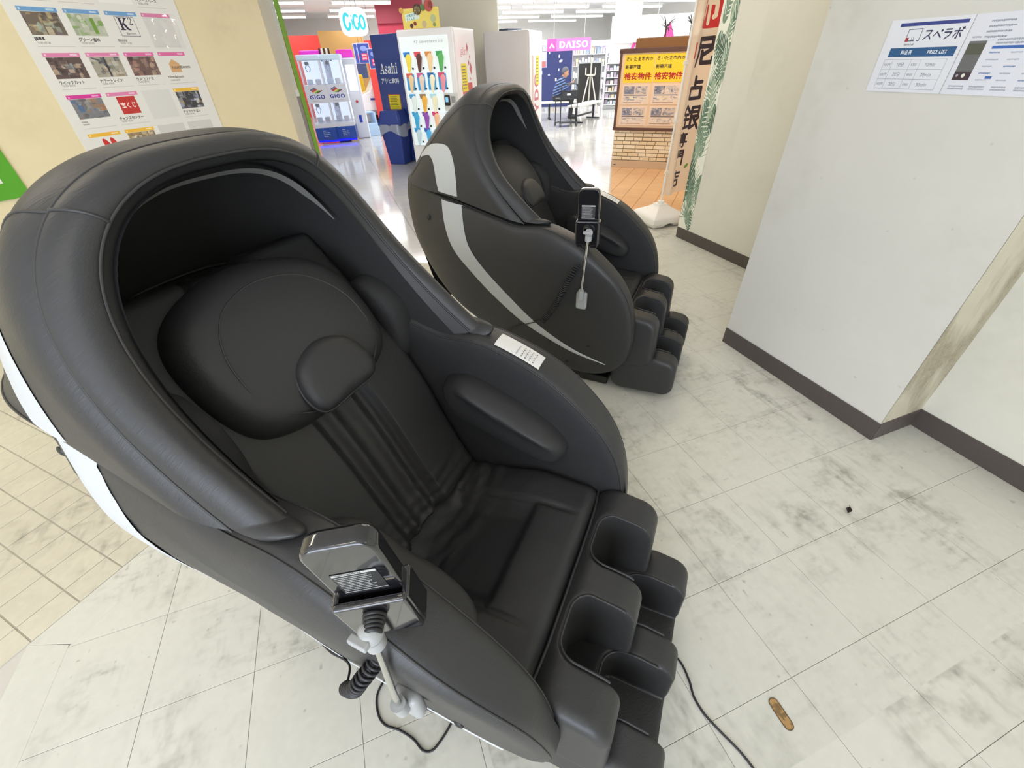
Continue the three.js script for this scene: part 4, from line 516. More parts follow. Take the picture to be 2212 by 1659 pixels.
// ---- vending machines
{ // white ice cream machine, lit front
  const A = [1.215, -7.90], B = [1.915, -7.36], w = Math.hypot(B[0] - A[0], B[1] - A[1]), h = 1.86, d = .80;
  const t = thing('ice_cream_machine', 'white ice cream vending machine with a lit front of cone pictures', 'vending machine', [A[0], 0, A[1]], heading(B[0] - A[0], B[1] - A[1]));
  mesh('cabinet', rbx(w, h - .06, d, .02, w / 2, .06 + (h - .06) / 2, -d / 2), phys(0xe9e6e4, .25, { clearcoat: .6 }), t); mesh('plinth', bx(w - .08, .06, d - .1, w / 2, .03, -d / 2), M.darkMetal, t);
  const head = canvasTex(512, 96, (g, W, Hh) => { g.fillStyle = '#f4fbfc'; g.fillRect(0, 0, W, Hh); g.fillStyle = '#8f9a9e'; g.font = 'bold 40px sans-serif'; g.fillText('17', 150, 62); g.font = '44px sans-serif'; g.fillText('seventeen ice', 212, 62); });
  const lit = (map, k) => std(0xffffff, .35, { map, emissive: 0xffffff, emissiveMap: map || null, emissiveIntensity: k });
  const pm = std(0xf2fbfc, .3, { emissive: 0xe8fbff, emissiveIntensity: .16 });
  mesh('display_screen', rbx(w * .86, 1.36, .02, .03, w * .475, .42 + .68, .008), pm, t); mesh('header_sign', plate(w * .80, .10, w * .475, 1.715, .0195), lit(head, .12), t);
  const cols = [['#2a78c0', '#e8d34a'], ['#cf4a50', '#5a342c'], ['#c98746', '#e8c795'], ['#3b9a52', '#57a85a'], ['#c65a3a', '#e0c296'], ['#c05a8a', '#dcc8b8'], ['#1f5f96', '#e9e2c4'], ['#c84868', '#e0909c'], ['#4a92bd', '#d9e2de'], ['#8a7050', '#e2a83c'], ['#a8cfdc', '#e6e0c0'], ['#3a93c0', '#3aa0cc'], ['#7a4aa0', '#8a4aa6'], ['#cc3a70', '#e4b48c'], ['#2e86c0', '#b8cfd4'], ['#2a5aa8', '#4aa8dc']];
  let k = 0; [[4, 1.60], [4, 1.355], [3, 1.10], [3, .875], [2, .66]].forEach(([n, yt], r) => { for (let c = 0; c < n; c++) { const [a, b] = cols[k], x = w * (.115 + .195 * c), g = new THREE.Group(); k++; g.name = 'product_cell'; t.add(g); if (r === 1) mesh('card', bx(.125, .195, .006, x + .04, yt - .105, .022), std(0x3f9ad0, .4, { emissive: 0x2a80b8, emissiveIntensity: .25 }), g);
    const sh = new THREE.Shape(); sh.moveTo(-.012, .005); sh.lineTo(.092, .005); sh.lineTo(.086, -.045); sh.quadraticCurveTo(.04, -.08, -.004, -.045); sh.closePath(); const tg = new THREE.ExtrudeGeometry(sh, { depth: .006, bevelEnabled: false }); tg.translate(x - .01, yt, .022); mesh('name_tag', tg, std(a, .4, { emissive: a, emissiveIntensity: .25 }), g);
    const cone = new THREE.LatheGeometry([[.002, -.10], [.016, -.085], [.030, .02], [.034, .03], [.030, .055], [.012, .075], [.001, .078]].map(p => new THREE.Vector2(...p)), 12); cone.scale(1, 1, .3); cone.rotateZ(-.08); cone.scale(1.35, 1.25, 1.2); cone.translate(x + .052, yt - .112, .034); mesh('cone_picture', cone, std(b, .5, { emissive: b, emissiveIntensity: .22 }), g);
    mesh('button', new THREE.CylinderGeometry(.013, .013, .012, 12).rotateX(Math.PI / 2).translate(x + .105, yt - .185, .024), M.darkMetal, g); } mesh('shelf_line', bx(w * .8, .012, .008, w * .475, yt - .222, .02), std(0xdfeef2, .4, { emissive: 0xdff2f8, emissiveIntensity: .4 }), t); });
  const pay = new THREE.Group(); pay.name = 'payment_panel'; t.add(pay); mesh('panel', rbx(.22, .62, .016, .01, w * .86, .80, .014), std(0xd4d2cd, .4), pay); mesh('card_reader', rbx(.085, .13, .03, .012, w * .80, 1.02, .03), M.blackPlastic, pay); mesh('reader_screen', plate(.045, .06, w * .80, 1.03, .0465), std(0x7fb4d8, .3, { emissive: 0x6fa8d0, emissiveIntensity: .6 }), pay); mesh('coin_slot', rbx(.06, .08, .014, .005, w * .91, 1.03, .026), M.steel, pay); mesh('coin_tray', rbx(.06, .05, .014, .005, w * .82, .86, .026), M.darkMetal, pay);
  mesh('delivery_flap', rbx(w * .5, .12, .014, .01, w * .4, .25, .006), std(0xb9c6b2, .4), t);
  // printed right side
  const side = canvasTex(256, 600, (g, W, Hh) => { g.fillStyle = '#ece6e6'; g.fillRect(0, 0, W, Hh); g.fillStyle = '#c03a48'; g.font = 'italic 40px serif'; g.fillText('glico', 60, 90); for (const [x, y, s] of [[150, 60, 22], [176, 100, 10], [160, 124, 16], [184, 150, 30], [172, 196, 9]]) { g.beginPath(); g.moveTo(x, y - s); g.lineTo(x + s * .6, y); g.lineTo(x, y + s); g.lineTo(x - s * .6, y); g.fill(); } g.fillStyle = '#c5202c'; g.beginPath(); g.moveTo(48, 212); g.lineTo(190, 212); g.lineTo(190, 240); g.lineTo(168, 440); g.lineTo(72, 440); g.lineTo(48, 240); g.fill(); g.fillStyle = '#f4ecec'; g.fillRect(92, 300, 22, 80); g.font = 'bold 90px sans-serif'; g.fillText('7', 120, 378); g.font = 'bold 20px sans-serif'; g.fillText('SEVENTEEN', 74, 420); });
  const sp = plate(d * .94, h * .9, 0, 0, 0); sp.rotateY(Math.PI / 2); sp.translate(w + .0012, h * .52, -d / 2); mesh('side_print', sp, phys(0xffffff, .25, { map: side, clearcoat: .5 }), t);
  const noteTex = canvasTex(128, 200, (g, W, Hh) => { g.fillStyle = '#e8d42c'; g.fillRect(0, 0, W, Hh); for (let r = 0; r < 8; r++) scribble(g, 12, 16 + r * 22, 100, 9, '#5a5220', 200 + r); });
  M.noteMat = std(0xffffff, .5, { map: noteTex }); const np = plate(.22, .34, 0, 0, 0); np.rotateY(Math.PI / 2); np.translate(w + .003, 1.28, -d * .36); mesh('yellow_notice', np, M.noteMat, t);
  areaLight(0xe8f8ff, 1.0, w * .8, 1.3, [A[0] + (B[0] - A[0]) / 2 - .05, 1.1, (A[1] + B[1]) / 2 + .06], [A[0] + (B[0] - A[0]) / 2 - 1, 1.1, (A[1] + B[1]) / 2 + 1.2]);
  // cardboard topper with fruit and scoops
  const tp = thing('topper_board', 'yellow cut-out board with ice cream scoops standing on the ice cream machine', 'display board', [A[0], 1.862, A[1]], heading(B[0] - A[0], B[1] - A[1]));
  const btex = canvasTex(512, 200, (g, W, Hh) => { g.fillStyle = '#ead56a'; g.fillRect(0, 0, W, Hh); g.save(); g.rotate(-.12); g.fillStyle = '#dfeee6'; g.fillRect(30, 60, 200, 70); text(g, '今の気分で', 40, 66, 30, '#3a8a84', .12); text(g, 'アイスを', 40, 100, 30, '#3a8a84', .12); g.restore(); for (const [x, y, r, c] of [[120, 170, 24, '#5a2a30'], [170, 150, 22, '#8a3a30'], [300, 160, 34, '#c9b58a'], [430, 110, 40, '#b8c08a'], [440, 170, 22, '#8a9a5a']]) { g.fillStyle = c; g.beginPath(); g.arc(x, y, r, 0, 7); g.fill(); } });
  mesh('board', bx(.56, .215, .012, w * .46, .1075, -.03), std(0xe6d26a, .6), tp); mesh('print', plate(.56, .215, w * .46, .1075, -.0232), std(0xffffff, .6, { map: btex }), tp);
  const disc = (x, y, r, c) => mesh('cutout', new THREE.CylinderGeometry(r, r, .012, 20).rotateX(Math.PI / 2).translate(x, y, -.02), std(c, .6), tp); disc(w * .62, .235, .065, 0xb8504a); disc(w * .66, .24, .04, 0xd98a80); disc(w * .42, .20, .058, 0x4a3a2a); disc(w * .42, .19, .046, 0xe0c890); disc(w * .52, .215, .035, 0x5a7a48); disc(w * .14, .20, .03, 0xd8a850); }
{ // blue drinks machine seen from its side
  const A = [1.0, -9.45], B = [1.62, -8.83], w = .80, h = 1.88; const t = thing('drinks_machine', 'deep blue side of a drinks vending machine behind the blue bin', 'vending machine', [A[0], 0, A[1]], Math.PI * -.25);
  mesh('cabinet', rbx(w, h, 1.0, .02, w / 2, h / 2, -.5), phys(new THREE.Color(.022, .05, .23), .3, { clearcoat: .5, clearcoatRoughness: .15 }), t);
  const tx = canvasTex(512, 512, (g, W, Hh) => { g.clearRect(0, 0, W, Hh); g.fillStyle = '#1f3a80'; g.fillRect(0, 0, W, Hh); g.fillStyle = '#e9ecea'; g.save(); g.translate(40, 200); g.transform(1, 0, -.18, 1.5, 0, 0); g.font = 'bold 128px serif'; g.fillText('Asahi', 30, 0); g.restore(); text(g, 'アサヒ飲料', 60, 260, 76, '#dfe4e8', .12, 1.0); });
  mesh('logo_print', plate(.52, .52, .285, 1.29, .0015), phys(0xffffff, .3, { map: tx, clearcoat: .4 }), t); mesh('notice_border', bx(.26, .245, .003, .31, .93, .002), std(0xc06a3a, .6), t); mesh('yellow_notice', plate(.235, .22, .31, .93, .0042), M.noteMat, t); }
{ // white drinks machine with upright red lettering
  const C = [3.48, -8.41], R = [4.02, -9.07], w = Math.hypot(R[0] - C[0], R[1] - C[1]), h = 1.86, d = .82; const t = thing('white_vending_machine', 'plain white vending machine side with red upright lettering on its front', 'vending machine', [C[0], 0, C[1]], heading(R[0] - C[0], R[1] - C[1]));
  mesh('cabinet', rbx(w, h, d, .03, w / 2, h / 2, -d / 2), phys(0xd9d5d2, .3, { clearcoat: .5 }), t);
  const tx = canvasTex(256, 700, (g, W, Hh) => { g.fillStyle = '#e3dfdd'; g.fillRect(0, 0, W, Hh); g.fillStyle = '#d88a4a'; g.fillRect(56, 110, 18, 410); g.save(); g.translate(80, 560); g.rotate(-Math.PI / 2); g.fillStyle = '#c2303c'; g.font = 'bold 128px sans-serif'; g.fillText('DYDO', 0, 110); g.restore(); });
  mesh('front_print', plate(w * .94, h * .92, w / 2, h / 2, .0015), phys(0xffffff, .3, { map: tx, clearcoat: .4 }), t); mesh('yellow_notice', plate(.20, .42, w * .62, 1.30, .004), M.noteMat, t); const bn = thing('notebook_bundle', 'dark blue flat bundle lying on the white vending machine', 'bundle', [C[0] - .12, h, C[1] - .55], .4); mesh('bundle', rbx(.34, .035, .22, .01, 0, .0175, 0), std(0x4a5468, .7), bn); }
{ // blue bin with a liner bag
  const p = onGround(864, 356), t = thing('waste_bin', 'blue plastic waste bin with a clear liner hanging over its rim', 'bin', [p.x + .06, 0, p.z - .20], -.6); const bl = phys(new THREE.Color(.018, .045, .25), .4);
  const tub = (a, b, y0, y1) => grid(32, 6, (u, v) => { const q = u * 4, s = Math.floor(q) % 4, f = q - Math.floor(q), r = lerp(a, b, v), c = [[-1, -1], [1, -1], [1, 1], [-1, 1]], A = c[s], B = c[(s + 1) % 4]; return [lerp(A[0], B[0], f) * r, lerp(y0, y1, v), lerp(A[1], B[1], f) * r]; }, true);
  mesh('tub', tub(.145, .20, .005, .66), bl, t); mesh('bottom', bx(.29, .01, .29, 0, .006, 0), bl, t); mesh('rim', rbx(.44, .05, .44, .015, 0, .64, 0), bl, t); const lid = tub(.215, .16, .66, .83); mesh('lid', merge([lid, bx(.32, .012, .32, 0, .83, 0)]), bl, t);
  mesh('liner_bag', grid(48, 5, (u, v) => { const a = u * 6.283, r = .225 + .012 * Math.sin(a * 7) + .01 * v, e = 1 / Math.max(Math.abs(Math.cos(a)), Math.abs(Math.sin(a))); return [r * Math.cos(a) * Math.min(e, 1.3), .64 - v * (.15 + .05 * Math.sin(a * 3)), r * Math.sin(a) * Math.min(e, 1.3)]; }), phys(0xdfe6ee, .25, { transmission: .65, thickness: 0 }), t); }
{ // big beige column with a framed paper
  const a = atDistance(918, 60, 10.2), b = atDistance(1077, 60, 10.2), w = Math.hypot(b.x - a.x, b.z - a.z), g = structure(new THREE.Group(), 'wide beige column behind the vending machines'); g.name = 'wall_column'; g.position.set(a.x, 0, a.z); g.rotation.y = heading(b.x - a.x, b.z - a.z); scene.add(g); mesh('column_body', rbx(w, H, .9, .02, w / 2, H / 2, -.45), std(0xd6d0bb, .55), g);
  const t = thing('framed_notice', 'paper notice in a drawn black frame with red corner marks on the beige column', 'notice', [a.x, 0, a.z], g.rotation.y); const tx = canvasTex(128, 380, (q, W, Hh) => { q.fillStyle = '#ece6da'; q.fillRect(0, 0, W, Hh); q.strokeStyle = '#555'; q.lineWidth = 4; q.strokeRect(12, 10, W - 24, Hh - 20); for (let r = 0; r < 3; r++) scribble(q, 26, 34 + r * 30, 70, 12, '#7a6a64', 300 + r); q.beginPath(); q.ellipse(64, 190, 34, 40, 0, 0, 7); q.stroke(); for (let r = 0; r < 3; r++) scribble(q, 30, 270 + r * 26, 66, 10, '#8a7f78', 310 + r); }); mesh('paper', plate(.20, .54, w - .12, 1.42, .003), std(0xffffff, .6, { map: tx }), t); for (const y of [1.70, 1.16]) { const q = new THREE.BoxGeometry(.05, .05, .006); q.rotateZ(.785); q.translate(w - .23, y, .006); mesh('corner_mark', q, std(0xa82838, .5), t); mesh('frame_bar', bx(.22, .012, .006, w - .12, y, .006), M.darkMetal, t); } }
// ---- brick front counter with notice board
{ const A = [4.25, -6.72], ang = Math.PI * -.25, t = thing('brick_counter', 'low counter faced with cream brick slips and a skirting', 'counter', [A[0], 0, A[1]], ang); const W = 2.4, top = .56;
  mesh('core', bx(W, top, .5, W / 2, top / 2, -.26), std(0xb5a184, .8), t); mesh('skirting', rbx(W, .105, .018, .004, W / 2, .0525, .010), std(0xcdb293, .5), t); mesh('skirting_vent', rbx(.035, .012, .004, .001, .06, .04, .021), M.darkMetal, t);
  const R = rng(91), mats = [0xecdcc0, 0xe8d6b6, 0xf0e2c8, 0xe2ceac].map(c => std(c, .8)); const rh = .055, base = .110; for (let r = 0; r < 8; r++) { let x = r % 2 ? -.06 : 0; while (x < W) { const L = .11 + .09 * R(), x0 = Math.max(0, x), x1 = Math.min(W, x + L - .008); if (x1 - x0 > .02 && x0 < 1.5) mesh('brick', rbx(x1 - x0, rh - .008 - .004 * R(), .016 + .006 * R(), .004, (x0 + x1) / 2, base + r * rh + rh / 2, .004, 1), mats[Math.floor(R() * 4)], t); x += L; } }
  const nb = thing('notice_board', 'brown framed property notice board with yellow headings standing on the brick counter', 'notice board', [A[0], 0, A[1]], ang); const bw = 1.5, y0 = .55, y1 = 1.515; mesh('panel', bx(bw, y1 - y0, .03, bw / 2, (y0 + y1) / 2, .012), std(0xe6c8a8, .7), nb); const brown = std(0x5a3a30, .5);
  for (const [nm, g] of [['frame_top', rbx(bw + .05, .055, .05, .006, bw / 2, y1, .02)], ['frame_bottom', rbx(bw + .05, .04, .05, .006, bw / 2, y0, .02)], ['frame_side', rbx(.035, y1 - y0, .05, .006, 0, (y0 + y1) / 2, .02)], ['frame_side', rbx(.035, y1 - y0, .05, .006, bw, (y0 + y1) / 2, .02)]]) mesh(nm, g, brown, nb);
  const yt = canvasTex(512, 440, (g, w, h) => { g.fillStyle = '#f2cf2a'; g.fillRect(0, 0, w, h); text(g, 'さいたま市内の', 18, 34, 64, '#3a2f1c', .13, 1.04); text(g, '新築戸建', 18, 158, 64, '#3a2f1c', .13, 1.04); text(g, '格安物件', 16, 280, 114, '#b02414', .15, 1.04); }), ym = std(0xffffff, .5, { map: yt });
  for (const x of [.06, .495]) mesh('yellow_heading', plate(.425, .33, x + .2125, 1.305, .0285), ym, nb);
  const flyer = s => canvasTex(256, 220, (g, w, h) => { g.fillStyle = '#e6cdb8'; g.fillRect(0, 0, w, h); snapshot(g, 14, 14, 100, 90, s, ['#7c7f92', '#a8a2a4', '#5a5f78', '#c9b8ac', '#e0d0c0']); snapshot(g, 124, 14, 116, 90, s + 1, ['#cfc0b4', '#8a8ca0', '#e6d8cc', '#b09a8c', '#6a6f88']); g.fillStyle = '#4a5068'; g.fillRect(14, 112, 226, 10); snapshot(g, 14, 128, 226, 60, s + 2, ['#e4d4c6', '#b8a8a0', '#d8c6ba', '#8a8898']); scribble(g, 14, 198, 220, 9, '#6a5f60', s + 3); });
  [[.06, .87], [.50, .87], [.06, .60], [.50, .60], [.94, .76]].forEach(([x, y], k) => { mesh('flyer', bx(.405, .25, .004, x + .205, y + .125, .03), std(0xe9d2bc, .6), nb); mesh('flyer_print', plate(.385, .235, x + .205, y + .125, .0325), std(0xffffff, .5, { map: flyer(400 + k * 10) }), nb); });
  // planter behind the board
  const pb = atDistance(1380, 100, 8.6), pl = thing('wooden_planter', 'long brown wooden trough behind the notice board', 'planter', [pb.x, 0, pb.z], ang * .9); mesh('trough', rbx(1.1, .14, .3, .02, .50, 1.60, -.15), std(0x8a5f34, .6), pl); mesh('stand', bx(1.1, 1.5, .24, .55, .75, -.15), std(0x9a938c, .7), pl); mesh('acrylic_edge', bx(1.2, .09, .012, .55, 1.50, .02), phys(0xe6eef0, .1, { transmission: .8, thickness: 0 }), pl);
  const palm = (name, label, x, y, z, n, L, seed, mat, up) => { const p = thing(name, label, 'plant', [pb.x, 0, pb.z], ang * .9); const Q = rng(seed); mesh('stem', cyl([x, 1.66, z], [x, y, z], .012, 8), std(0x5a4a3a, .8), p); for (let k = 0; k < n; k++) { const a = Q() * 6.283, e = up + Q() * .9, c = Math.cos(a) * Math.cos(e), s = Math.sin(a) * Math.cos(e), l = L * (.6 + .5 * Q()), f = grid(8, 2, (u, v) => { const w = .012 * Math.sin(Math.PI * Math.min(.96, u + .04)), t = u * l, dr = .35 * u * u * l; return [x + c * t - s * (v - .5) * 2 * w, y + Math.sin(e) * t - dr, z + s * t + c * (v - .5) * 2 * w]; }); mesh('frond', f, mat, p); } };
  palm('slender_palm', 'bare thin leaved plant rising from the brown trough', .36, 1.78, -.15, 26, .36, 7, phys(0x4a4f4a, .6), .1); palm('wiry_plant', 'wiry dark branched plant in the brown trough', .72, 1.80, -.15, 22, .30, 17, phys(0x3f453c, .6), .4); palm('bushy_plant', 'bushy olive green plant at the end of the brown trough', 1.08, 1.72, -.02, 60, .24, 27, phys(0x5c6b45, .6), -.2); }
// ---- banner on a weighted foot
{ const p = onGround(1420, 480), t = thing('banner_stand', 'tall cream banner with dark lettering on a white pole and weighted foot', 'banner', [p.x, 0, p.z], 0); const fw = std(0xefece6, .4);
  const foot = sdfGeo([-.27, -.01, -.27], [.27, .26, .27], .009, (x, y, z) => { const t1 = sdRBox(x, y - .055, z, .205, .055, .205, .045), s = lerp(.205, .055, sstep(.09, .20, y)), t2 = Math.max(Math.max(Math.abs(x), Math.abs(z)) - s, y - .20, .05 - y) * .75; let d = smin(t1, t2, .03); d = smax(d, -(Math.hypot(x, y + .045) - .085), .012); d = smax(d, -(Math.hypot(z, y + .045) - .085), .012); return Math.max(d, -y + .002); }); mesh('water_foot', foot, fw, t); mesh('collar', cyl([0, .19, 0], [0, .225, 0], .034, 18), fw, t); mesh('pole', cyl([0, .2, 0], [.015, 2.5, 0], .0095, 12), fw, t); mesh('pole_joint', cyl([.004, .95, 0], [.004, 1.02, 0], .0135, 12), fw, t); mesh('pole_joint', cyl([.002, .40, 0], [.002, .45, 0], .0125, 12), fw, t);
  const tx = canvasTex(480, 2048, (g, w, h) => { g.fillStyle = '#f1dcc2'; g.fillRect(0, 0, w, h); const Y = y => (2.42 - y) / 2.145 * h; // metres to rows
    g.fillStyle = '#d0302c'; g.fillRect(120, 0, 360, Y(1.66)); text(g, '市', 170, Y(1.93), 230, '#f5e4c6', .16); text(g, '尼', 190, Y(1.61), 220, '#33262e', .15); text(g, '占', 170, Y(1.32), 195, '#33262e', .15); text(g, '銀', 160, Y(1.08), 210, '#33262e', .12); text(g, '専', 150, Y(.85), 135, '#33262e', .13); text(g, '門', 130, Y(.70), 155, '#33262e', .13); text(g, '店', 120, Y(.50), 160, '#33262e', .13); g.fillStyle = '#c8302c'; g.fillRect(60, Y(1.55), 30, 110); g.fillStyle = '#6a9a3a'; g.beginPath(); g.ellipse(330, Y(.53), 14, 24, .6, 0, 7); g.fill(); });
  // cloth: swings back from the pole in two folds
  const cloth = grid(40, 60, (u, v) => { const y = lerp(.275, 2.42, v), d = u * .50, a = -.36 - .06 * v, f = .03 * Math.sin(u * 8 + 1.2 * Math.sin(y * 1.6)) * sstep(0, .15, u); return [.02 + Math.cos(a) * d - Math.sin(a) * f, y - .02 * Math.sin(u * 3.1), Math.sin(a) * d + Math.cos(a) * f, u, v]; }); mesh('banner_cloth', cloth, phys(0xffffff, .75, { map: tx, transmission: .25, thickness: 0, side: THREE.DoubleSide }), t); for (const y of [.5, .95, 1.4, 1.85, 2.3]) mesh('loop', rbx(.05, .03, .02, .004, .012, y, 0), std(0xf1e6d6, .7), t); }
// ---- arcade
{ const acr = phys(0xf4f8ff, .05, { transmission: .9, thickness: 0 }), shell = phys(0xdcdce6, .35), glowBlue = std(0x1010ff, .4, { emissive: 0x0a10ff, emissiveIntensity: 2.2 });
  const logo = canvasTex(256, 256, (g, w, h) => { g.fillStyle = '#d9d9e2'; g.fillRect(0, 0, w, h); const st = (c, x, y) => { g.strokeStyle = c; g.lineWidth = 13; g.beginPath(); g.moveTo(x, y); g.lineTo(x + 60, y - 38); g.stroke(); }; st('#2f5f8a', 64, 70); st('#b03030', 76, 82); st('#c83838', 84, 94); st('#e0d040', 100, 106); st('#4a9a40', 116, 112); st('#6a2a2a', 140, 112); g.fillStyle = '#1f2f9a'; g.font = 'bold 74px sans-serif'; g.fillText('GiGO', 36, 192); g.fillStyle = '#b0b0ba'; g.fillRect(66, 222, 130, 6); });
  const low = canvasTex(256, 200, (g, w, h) => { g.fillStyle = '#1f4aa6'; g.fillRect(0, 0, w, h); g.fillStyle = '#dfe8f6'; g.font = 'bold 24px sans-serif'; ['Get', 'into the', 'Gaming', 'Zone.'].forEach((s, i) => g.fillText(s, 86, 54 + i * 30)); g.fillStyle = '#b04a7a'; g.fillRect(100, 160, 60, 6); });
  const crane = (p, turn, label) => { const t = thing('crane_game', label, 'crane game', [p.x, 0, p.z], turn, 'crane games'); const w = .47, d = .7;
    mesh('base_panel', bx(w, .26, d, w / 2, .20, -d / 2), std(0x1f3f96, .35), t); mesh('base_print', plate(w * .92, .25, w / 2, .20, .002), std(0xffffff, .35, { map: low }), t); mesh('floor_glow_lamp', bx(w * .96, .035, .02, w / 2, .05, -.02), glowBlue, t);
    mesh('mid_body', bx(w, .34, d, w / 2, .985, -d / 2), shell, t); mesh('logo_print', plate(w, .34, w / 2, .985, .002), std(0xffffff, .35, { map: logo }), t); mesh('sill', bx(w, .08, d, w / 2, .37, -d / 2), shell, t);
    for (const [y0, y1] of [[.42, .81], [1.16, 1.60]]) { mesh('prize_box_back', bx(w, y1 - y0, .01, w / 2, (y0 + y1) / 2, -d + .01), std(0xf2f6ff, .5, { emissive: 0xf0f6ff, emissiveIntensity: .8 }), t); mesh('window_pane', bx(w * .9, y1 - y0, .006, w / 2, (y0 + y1) / 2, -.01), acr, t); for (const x of [.02, w - .02]) mesh('corner_post', bx(.035, y1 - y0, .035, x, (y0 + y1) / 2, -.02), shell, t); const cl = new THREE.Group(); cl.name = 'claw'; t.add(cl); mesh('claw_motor', bx(.08, .06, .08, w * .32, y1 - .05, -.3), M.darkMetal, cl); for (const s of [-1, 1]) mesh('claw_finger', tube([[w * .32, y1 - .07, -.3], [w * .32 + s * .05, y1 - .13, -.3], [w * .32 + s * .02, y1 - .21, -.3]], .009, 10, 6), std(0x8aa4d0, .3, { metalness: .5 }), cl); for (const [x, c] of [[.12, 0xdfe4ea], [.30, 0xe8e0d8]]) mesh('prize_box', rbx(.12, .10, .1, .02, x, y0 + .05, -.35), std(c, .6), t); }
    mesh('top_cap', rbx(w + .02, .10, d, .02, w / 2, 1.65, -d / 2), phys(0xcfe2f2, .3), t); return t; };
  const a = onGround(690, 312), b = onGround(731, 308); crane(a, -.12, 'grey crane game with a striped emblem beside the green edged guard'); crane(b, -.12, 'grey crane game with a mirrored striped emblem and a bright blue foot');
  const hd = atDistance(690, 112, 13.4); for (const [u0, u1, lab] of [[648, 693, 'magenta lit canopy over the first crane game'], [727, 762, 'magenta lit canopy over the second crane game']]) { const q = atDistance(u0, 122, 13.2), r = atDistance(u1, 122, 13.2), c = thing('magenta_canopy', lab, 'canopy', [q.x, 1.62, q.z], -.12); mesh('canopy_sign', rbx(r.x - q.x, .17, .3, .03, (r.x - q.x) / 2, .085, -.15), phys(0xd030b0, .3, { emissive: 0xd020b0, emissiveIntensity: .45 }), c); mesh('canopy_edge', bx(r.x - q.x, .03, .32, (r.x - q.x) / 2, 0, -.15), std(0xe8d0ea, .4), c); mesh('canopy_post', cyl([.02, -1.62, -.2], [.02, 0, -.2], .02), shell, c); }
  { const p = atDistance(690, 118, 13.1); const t = thing('striped_pillar', 'short black and white striped rods between the magenta canopies', 'display rods', [p.x, 0, p.z], 0); for (let k = 0; k < 5; k++) mesh('rod', bx(.035, .24, .035, .02 + k * .05, 1.70, 0), k % 2 ? M.white : M.blackPlastic, t); mesh('rod_base', bx(.3, 1.58, .12, .12, .79, -.15), shell, t); }
  // lit round-cornered sign
  const sg = canvasTex(512, 420, (g, w, h) => { g.fillStyle = '#f7feff'; g.fillRect(0, 0, w, h); g.strokeStyle = '#35c4d0'; g.lineWidth = 46; g.lineCap = 'butt'; g.beginPath(); g.ellipse(118, 210, 56, 110, 0, -.7, -6.0, true); g.lineTo(150, 226); g.stroke(); g.beginPath(); g.moveTo(216, 170); g.lineTo(216, 312); g.lineWidth = 20; g.stroke(); g.fillStyle = '#35c4d0'; g.fillRect(206, 110, 20, 30); g.lineWidth = 38; g.beginPath(); g.ellipse(296, 214, 50, 100, 0, -.7, -6.0, true); g.lineTo(322, 228); g.stroke(); g.beginPath(); g.ellipse(414, 220, 46, 94, 0, 0, 7); g.stroke(); });
  const s0 = atDistance(741, 70, 12.2), s1 = atDistance(798, 70, 12.2), sw = Math.hypot(s1.x - s0.x, s1.z - s0.z), t = thing('lit_sign', 'glowing white round-cornered arcade sign with turquoise letters hanging from the ceiling', 'sign', [s0.x, 1.98, s0.z], .08); const sh = new THREE.Shape(), r = .16, q = .47; sh.moveTo(r, 0); sh.lineTo(sw - r, 0); sh.quadraticCurveTo(sw, 0, sw, r); sh.lineTo(sw, q - r); sh.quadraticCurveTo(sw, q, sw - r, q); sh.lineTo(r, q); sh.quadraticCurveTo(0, q, 0, q - r); sh.lineTo(0, r); sh.quadraticCurveTo(0, 0, r, 0); mesh('sign_case', new THREE.ExtrudeGeometry(sh, { depth: .12, bevelEnabled: false }).translate(0, 0, -.12), std(0xeef6fa, .4, { emissive: 0xe8f6ff, emissiveIntensity: .5 }), t); const fg = new THREE.ShapeGeometry(sh, 10); const up = fg.attributes.uv, fp = fg.attributes.position; for (let i = 0; i < up.count; i++) up.setXY(i, fp.getX(i) / sw, fp.getY(i) / q); fg.translate(0, 0, .002); mesh('sign_face', fg, std(0xffffff, .4, { map: sg, emissive: 0xffffff, emissiveMap: sg, emissiveIntensity: .35 }), t); mesh('hanger', cyl([sw * .3, q, -.06], [sw * .3, H - 1.98, -.06], .012), M.alu, t); mesh('hanger', cyl([sw * .7, q, -.06], [sw * .7, H - 1.98, -.06], .012), M.alu, t);
  areaLight(0xe8faff, 2, sw, q, [s0.x + sw / 2, 2.2, s0.z + .1], [s0.x + sw / 2, 2.0, s0.z + 3]);
  // red and tan back walls
  const rw = (name, label, u0, u1, D, y0, y1, c, turn = 0) => { const A = atDistance(u0, 90, D), B = atDistance(u1, 90, D), w = Math.hypot(B.x - A.x, B.z - A.z), g = bx(w, y1 - y0, .06, w / 2, (y0 + y1) / 2, 0); const m = structure(mesh(name, g, std(c, .6)), label); m.position.set(A.x, 0, A.z); m.rotation.y = heading(B.x - A.x, B.z - A.z); return m; };
  rw('wall_arcade_red', 'red panel wall of the arcade', 786, 930, 16.5, 0, 2.05, 0xe0453f); rw('wall_arcade_crimson', 'crimson upper wall of the arcade', 822, 930, 16.3, 2.0, 2.42, 0xc23a52); rw('wall_arcade_dark', 'dark red upper wall of the arcade', 822, 930, 16.2, 2.40, H, 0x9a3848); rw('wall_arcade_left', 'red wall at the back of the arcade', 600, 690, 20, 0, 2.35, 0xd84038); rw('wall_arcade_tan', 'tan panels at the back of the arcade', 690, 786, 20, 0, 2.45, 0xb98f52);
